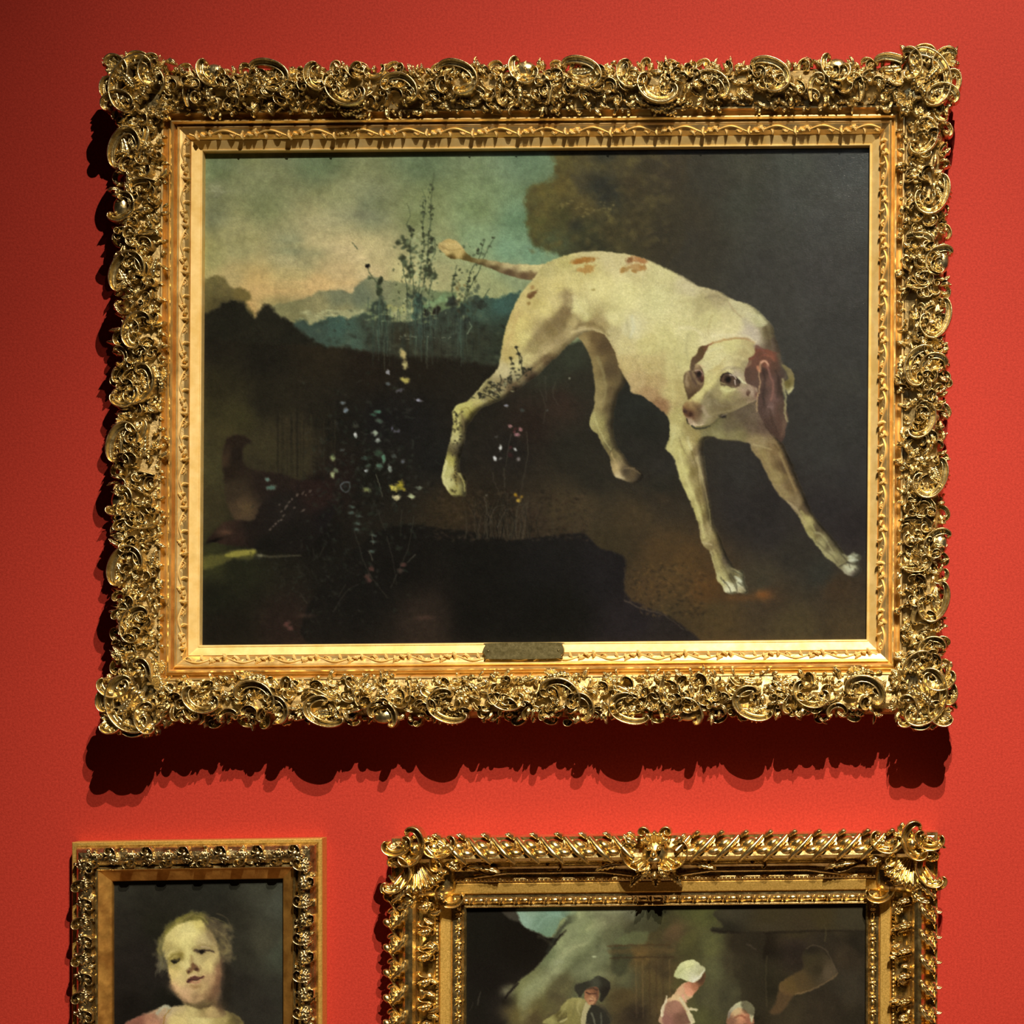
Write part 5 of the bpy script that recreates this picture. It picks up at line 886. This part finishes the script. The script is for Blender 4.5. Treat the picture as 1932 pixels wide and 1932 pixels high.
plate(A, 992, 1228, 150, 30, BRASS)

# ================================================================ 2. the small portrait of a child
B = Work([(215.7, 1662), (535.6, 1657), (537.2, 2087), (214.6, 2092)], .022, 'framed_painting',
         'small portrait of a fair-haired child in a narrow dark gilt frame with carved leaves')
B.canvas(paint_child(.9), 5, OIL, light=light_at)
B.ring([(-.5, -2), (0, 8), (1.5, 10), (21, 21), (22, 22), (22, 20)], 'sight_slip', GOLD_BROWN, 'plain brown-gold slip')
B.ring([(21, 19), (22, 23), (24, 24.5), (26.5, 24), (28, 21), (28, 16)], 'inner_fillet', GOLD_RICH)
B.ring([(27, 14), (29, 18), (33, 25), (40, 31), (48, 33), (56, 29), (62, 21), (66, 13), (67, 9)], 'ogee_moulding', GOLD_DARK)
B.ring([(66, 6), (66, 11), (67.5, 12.5), (73, 12.5), (74.5, 11), (74.5, -21), (60, -21.5)], 'outer_fillet', GOLD_SAND, 'light gold outer edge')
def leafband(A, o0, wb, per, seed, mat, name, half=18):
    for k in range(4):
        mb = MB(); R = random.Random(seed+k); L = A.length(k)+2*o0; n = int(round(L/per))
        for i in range(n):
            s = -L/2+(i+.5)*L/n; f = 1 if i % 2 else -1
            b = lambda t: wb-abs(t)**1.6*.12
            leaf(mb, s-per*.4, o0-8*f, per*1.0, 12, .55*f, -.9*f, 4, 16, wb-4, .5); leaf(mb, s+per*.3, o0+11*f, per*.8, 10, -2.4*f, .9*f, 3, 15, wb-6, .5)
            scroll(mb, 'j', s, o0+3*f, 13, 1.2*f, f < 0, 5, 17, wb-4); bead(mb, s+per*.45, o0-2*f, 6, 15, wb-3, 8, 4)
            bead(mb, s+per*.1, o0-12*f, 3.4, 8, wb-9, 8, 4); bead(mb, s-per*.25, o0+12*f, 3.4, 8, wb-9, 8, 4)
            for j in range(6): leaf(mb, s+R.uniform(-.5, .5)*per, o0+R.uniform(-14, 14), 18, 5, R.uniform(0, 6), .8, 2, 11, wb-7, n=10)
        crop(mb, -L/2-10, L/2+10); V = np.vstack(mb.V); V[:, 1] = np.clip(V[:, 1], o0-19, o0+19.5); mb.V = [V]; mb.build(name, mat, A.root, A.side(k))
leafband(B, 46, 25, 34, 60, GOLD_DARK, 'carved_leaves')

# ================================================================ 3. the kitchen scene
C = Work([(878.8, 1711), (1635.7, 1702), (1632, 2302), (879.5, 2310)], .030, 'framed_painting',
         'painting of figures in a rustic kitchen, its gilt frame with shell corners')
C.canvas(paint_kitchen(1.0), 6, OIL, light=light_at)
C.ring([(-1, -2), (-1, 9), (1, 10.5), (3, 10), (5, 6), (6, 7), (12, 11), (19, 15), (23, 15), (25, 12)], 'sight_moulding', GOLD_RICH)
C.ring([(24, 11), (25, 17), (27, 19), (44, 21), (45, 20), (46, 17)], 'sanded_flat', GOLD_SAND, 'plain sanded gold band')
C.ring([(45, 16), (47, 20), (53, 22), (56, 20), (60, 19), (68, 20), (76, 25), (81, 32), (84, 40)], 'cove_moulding', GOLD_RICH)
C.ring([(83, 36), (85, 46), (89, 55), (95, 59), (102, 57), (107, 50), (110, 43), (118, 38), (126, 34), (128, 36), (132, 36), (133, 33), (133, -10), (126, -29), (100, -29)], 'crest_moulding', GOLD_RICH)
for k in range(4):
    L = C.length(k)
    mb = MB(); n = int((L+90)/7.5)
    for i in range(n): bead(mb, -(L+90)/2+(i+.5)*(L+90)/n, 50.5, 3, 4, 20, 8, 4)
    mb.build('bead_row', GOLD_RICH, C.root, C.side(k))
    mb = MB(); n = int((L+30)/27)
    for i in range(n):            # leaf-and-dart by the sight edge
        s = -(L+30)/2+(i+.5)*(L+30)/n
        bead(mb, s, 12, 5, 5, 9, 10, 5, 2.0); leaf(mb, s+13.5, 20, 14, 3.4, -math.pi/2, 0, 2, 5, 11, .3, 9); scroll(mb, 'c', s, 14, 8, -math.pi/2, False, 1.6, 4.5, 10, 1, eye=False)
    mb.build('leaf_and_dart', GOLD_RICH, C.root, C.side(k))
    # carving: leaves wrapped round the crest, sprigs in the cove
    mb = MB(); R = random.Random(80+k); n = int(round((L+150)/46)); Lc = L+150
    vert = k in (1, 3)
    for i in range(n):
        s = -Lc/2+(i+.5)*Lc/n; f = 1 if s < 0 else -1
        if k == 0:
            sweep(mb, np.array([(s-f*26, 132), (s-f*16, 120), (s-f*2, 106), (s+f*10, 94), (s+f*18, 84)], float), np.array([4., 6, 6.5, 5.5, 3]), np.full(5, 9.), ROLL, np.array([44., 52, 60, 58, 48]))
            bead(mb, s+f*2, 117, 10, 16, 44, 12, 6, 1.7, -.5*f); bead(mb, s+f*18, 104, 9, 13, 50, 12, 6, 1.8, -.2*f); bead(mb, s+f*8, 92, 5.5, 10, 48, 10, 5, 2.6, .1*f)
            leaf(mb, s-f*30, 126, 22, 6, math.pi/2+f*.5, .6*f, 2, 12, 46, .8, 12)
        else:
            leaf(mb, s, 100, 46, 8, .4*f+(0 if f > 0 else math.pi), .4*f, 4, 12, 54, .3); leaf(mb, s+16, 112, 34, 8, .9, -.8, 3, 12, 44, .9); leaf(mb, s-14, 110, 32, 8, 2.2, .8, 3, 12, 44, .9)
            leaf(mb, s+4, 122, 30, 6, .3, 1.0, 3, 9, 38, .6, 14)
            scroll(mb, 's', s+6, 70, 20, .4*f, f < 0, 4, 11, 24, .8); leaf(mb, s, 84, 30, 7, 4.6, .5, 4, 11, 38)
            for j in range(3): leaf(mb, s+R.uniform(-20, 20), R.uniform(60, 84), R.uniform(18, 28), 5, R.uniform(3.6, 5.8), R.uniform(-1, 1), 3, 9, 34, n=12)
            if k == 3:
                sweep(mb, np.array([(s-20, 112), (s-8, 120), (s+4, 126), (s+14, 133)], float), np.array([2.5, 2.2, 2, 1.6]), np.full(4, 6.), ROLL, np.array([44., 48, 52, 54]))
                bead(mb, s+18, 137, 7, 7, 46, 9, 5, 1.5, .8); bead(mb, s-6, 130, 6, 7, 42, 9, 5, 1.6, 2.0)
    crop(mb, -L/2-62, L/2+62)
    if k == 0:
        V, F = np.vstack(mb.V), np.vstack(mb.F); c = V[F].mean(1); m_ = np.abs(c[:, 0]+16) > 38; mb.V, mb.F = [V], [F[m_]]
        for f in (-1, 1):           # diaper ground and little loops in the dark hollow
            for i in range(12): bead(mb, -16+f*(70+i*20), 78+3*(i % 2), 2.4, 3, 27, 7, 4)
            scroll(mb, 'c', -16+f*190, 80, 13, -math.pi/2, False, 3, 9, 30); leaf(mb, -16+f*60, 78, 54, 8, 0 if f > 0 else math.pi, -.3*f, 5, 9, 34)
            leaf(mb, f*(L/2-10)-4, 78, 66, 8, math.pi if f > 0 else 0, .3*f, 6, 12, 36); scroll(mb, 'ss', f*(L/2-30), 70, 30, 0, f > 0, 4, 9, 26, .5)
            # low arched panel edge above the beads
            s_ = np.linspace(-150, 150, 40); sweep(mb, np.stack([-16+f*190+s_, 58+8*np.clip((150-np.abs(s_))/60, 0, 1)], 1), np.full(40, 5.), np.full(40, 5.), ROLL, np.full(40, 20.))
    mb.build('carved_crest', GOLD_RICH, C.root, C.side(k))
    if k == 0:
        # centre cartouche with scalloped lower edge
        mb = MB(); c0 = -16
        bead(mb, c0, 98, 34, 34, 40, 20, 8, .82); shell(mb, c0, 104, 46, -math.pi/2, 1.3, 7, 26, 44, .8); shell(mb, c0, 112, 28, math.pi/2, 1.25, 5, 18, 60)
        for f in (-1, 1):
            scroll(mb, 'c', c0+f*32, 96, 28, math.pi/2+f*.3, f > 0, 6, 18, 48, 1.0); scroll(mb, 'j', c0+f*20, 130, 15, math.pi/2+f*.5, f > 0, 5, 15, 54); leaf(mb, c0+f*14, 60, 44, 9, -math.pi/2+f*1.3, -f*.6, 5, 10, 28); leaf(mb, c0+f*30, 120, 34, 8, .3 if f > 0 else math.pi-.3, f*.5, 3, 14, 56)
            leaf(mb, c0+f*8, 84, 34, 6, -math.pi/2+f*.3, f*.4, 4, 12, 66); bead(mb, c0+f*9, 112, 5, 10, 76, 9, 5)
        leaf(mb, c0, 66, 30, 9, -math.pi/2, 0, 5, 10, 30); bead(mb, c0, 100, 9, 14, 74, 10, 5, .8); bead(mb, c0, 90, 8, 8, 74, 10, 5, 1.7)
        for i in range(7): bead(mb, c0+(i-3)*11, 58+2.2*abs(i-3)**1.4, 6, 12, 38, 9, 5)
        mb.build('centre_cartouche', GOLD_RICH, C.root, C.side(k))
def shellcorner(seed):
    mb = MB(); P = math.pi; R = random.Random(seed)
    r = np.linspace(0, 1, 8); a = np.linspace(0, 2*P, 40, endpoint=False); Aa, Rr_ = np.meshgrid(a, r)
    q = (np.abs(np.cos(Aa))**3+np.abs(np.sin(Aa))**3)**(-1/3)*(1+.06*np.sin(5*Aa+1)); h = 30+8*np.sqrt(np.clip(1-Rr_**2, 0, 1)); h[-1] = 14
    mb.grid(np.stack([np.cos(Aa)*q*Rr_*60, np.sin(Aa)*q*Rr_*60, h], -1), closeu=True)
    shell(mb, 16, 24, 62, P*1.42, .95, 9, 26, 42, .95); bead(mb, 12, 40, 13, 16, 56, 12, 6, .8)
    scroll(mb, 'c', 20, 44, 30, P*.2, False, 8, 20, 52); scroll(mb, 'c', -34, 46, 25, P*.55, False, 7, 19, 52); scroll(mb, 'c', 48, -6, 34, -P*.1, True, 8, 20, 50, .8); scroll(mb, 's', 46, -44, 30, P*.6, False, 7, 17, 44); scroll(mb, 'j', -44, 14, 22, .4, True, 6, 16, 48)
    scroll(mb, 'cc', -46, -52, 24, P*1.1, False, 6, 15, 26); scroll(mb, 'c', 44, 48, 22, P*.3, True, 7, 18, 52)
    for ang, d, L in ((.2, 40, 34), (.9, 44, 30), (1.7, 42, 26), (-.7, 40, 40), (-1.3, 46, 44), (2.9, 42, 30), (2.3, 46, 28)): leaf(mb, math.cos(ang)*d, math.sin(ang)*d, L, 10, ang+.3, .6, 4, 15, 46, .5)
    for i in range(13): u = -.85+i*1.7/12; bead(mb, 16+62*math.cos(P*1.42+u), 24+62*math.sin(P*1.42+u), 6, 16, 44, 8, 5)
    for i in range(22):
        x, y = R.uniform(-50, 58), R.uniform(-50, 58)
        if (x-16)**2+(y+10)**2 > 1500: leaf(mb, x, y, R.uniform(20, 34), R.uniform(5, 8), R.uniform(0, 6.3), R.uniform(-1, 1), 3, R.uniform(9, 14), 46, n=12)
    return mb
for (sx, sy, seed) in ((-1, 1, 2), (1, 1, 4), (1, -1, 6), (-1, -1, 8)):
    mb = shellcorner(seed); cx_, cy_ = C.W/2+72, C.H/2+74
    def fn(V, sx=sx, sy=sy, cx_=cx_, cy_=cy_): return C.loc(np.stack([sx*(cx_+V[:, 0]), sy*(cy_+V[:, 1]), V[:, 2]], 1))
    mb.build('shell_corner', GOLD_RICH, C.root, fn, flip=(sx*sy < 0))

# ================================================================ the red wall, floor
def wallmat():
    m, nt, b = newmat('matt_red_wall_paint')
    n = noise(nt, 230, 4, .75); r = ramp(nt, n.outputs[0], [(.32, (.345, .020, .010)), (.68, (.52, .041, .024))])
    n2 = noise(nt, 6, 3); mx = nt.nodes.new('ShaderNodeMixRGB'); mx.blend_type = 'MULTIPLY'; mx.inputs[0].default_value = .5
    r2 = ramp(nt, n2.outputs[0], [(.3, (.94, .94, .94)), (.7, (1, 1, 1))])
    nt.links.new(r.outputs[0], mx.inputs[1]); nt.links.new(r2.outputs[0], mx.inputs[2]); nt.links.new(mx.outputs[0], b.inputs['Base Color'])
    b.inputs['Roughness'].default_value = .75; b.inputs['Specular IOR Level'].default_value = .3
    n3 = noise(nt, 420, 2); bp = nt.nodes.new('ShaderNodeBump'); bp.inputs['Strength'].default_value = .35; bp.inputs['Distance'].default_value = .0012
    nt.links.new(n3.outputs[0], bp.inputs['Height']); nt.links.new(bp.outputs[0], b.inputs['Normal'])
    return m
def slab(name, x0, x1, y0, y1, z0, z1, mat):
    V = [(x, y, z) for x in (x0, x1) for y in (y0, y1) for z in (z0, z1)]
    F = [(0, 1, 3, 2), (4, 6, 7, 5), (0, 4, 5, 1), (2, 3, 7, 6), (0, 2, 6, 4), (1, 5, 7, 3)]
    o = mesh(name, np.array(V, float), np.array(F), mat, smooth=False); o['kind'] = 'structure'; return o
slab('wall_back', -5, 5.5, 0, .25, 0, 6.5, wallmat())
m, nt, b = newmat('oak_floor'); n = noise(nt, 8, 4); r = ramp(nt, n.outputs[0], [(.3, (.10, .055, .025)), (.7, (.18, .10, .05))]); nt.links.new(r.outputs[0], b.inputs['Base Color']); b.inputs['Roughness'].default_value = .5
slab('floor', -5, 5.5, -9, .25, -.1, 0, m)

# ================================================================ lamps and camera
def lamp(name, loc, aim, energy, size, blend, radius, col):
    l = bpy.data.lights.new(name, 'SPOT'); l.energy = energy; l.spot_size = size; l.spot_blend = blend; l.shadow_soft_size = radius; l.color = col
    o = bpy.data.objects.new(name, l); COL.objects.link(o); o.location = loc
    d = np.array(aim)-np.array(loc)
    from mathutils import Vector
    o.rotation_euler = Vector(d).to_track_quat('-Z', 'Y').to_euler(); return o
def wp(px, py): return ((px-966)/1000, 0, ZC-(py-966)/1000)
for nme, p, aim, en, cone, bl, rad, col in LAMPS:
    lamp(nme, p, wp(*aim), en, math.radians(cone), bl, rad, col)

w = bpy.data.worlds.new('dim_gallery'); scene.world = w; w.use_nodes = True
w.node_tree.nodes['Background'].inputs[0].default_value = (.9, .68, .45, 1); w.node_tree.nodes['Background'].inputs[1].default_value = .003

cam = bpy.data.cameras.new('camera'); co = bpy.data.objects.new('camera', cam); COL.objects.link(co)
co.location = (CX, -CAMD, CZ); co.rotation_euler = (math.pi/2, 0, 0)
cam.sensor_width = 36; cam.sensor_fit = 'HORIZONTAL'; cam.lens = 36*CAMD/1.932
cam.shift_x = (966-1640)/1932; cam.shift_y = (1260-966)/1932; cam.clip_start = .05
scene.camera = co
scene.view_settings.view_transform = 'Standard'; scene.view_settings.look = 'None'
scene.view_settings.gamma = 1; scene.view_settings.exposure = 0; scene.view_settings.use_curve_mapping = False
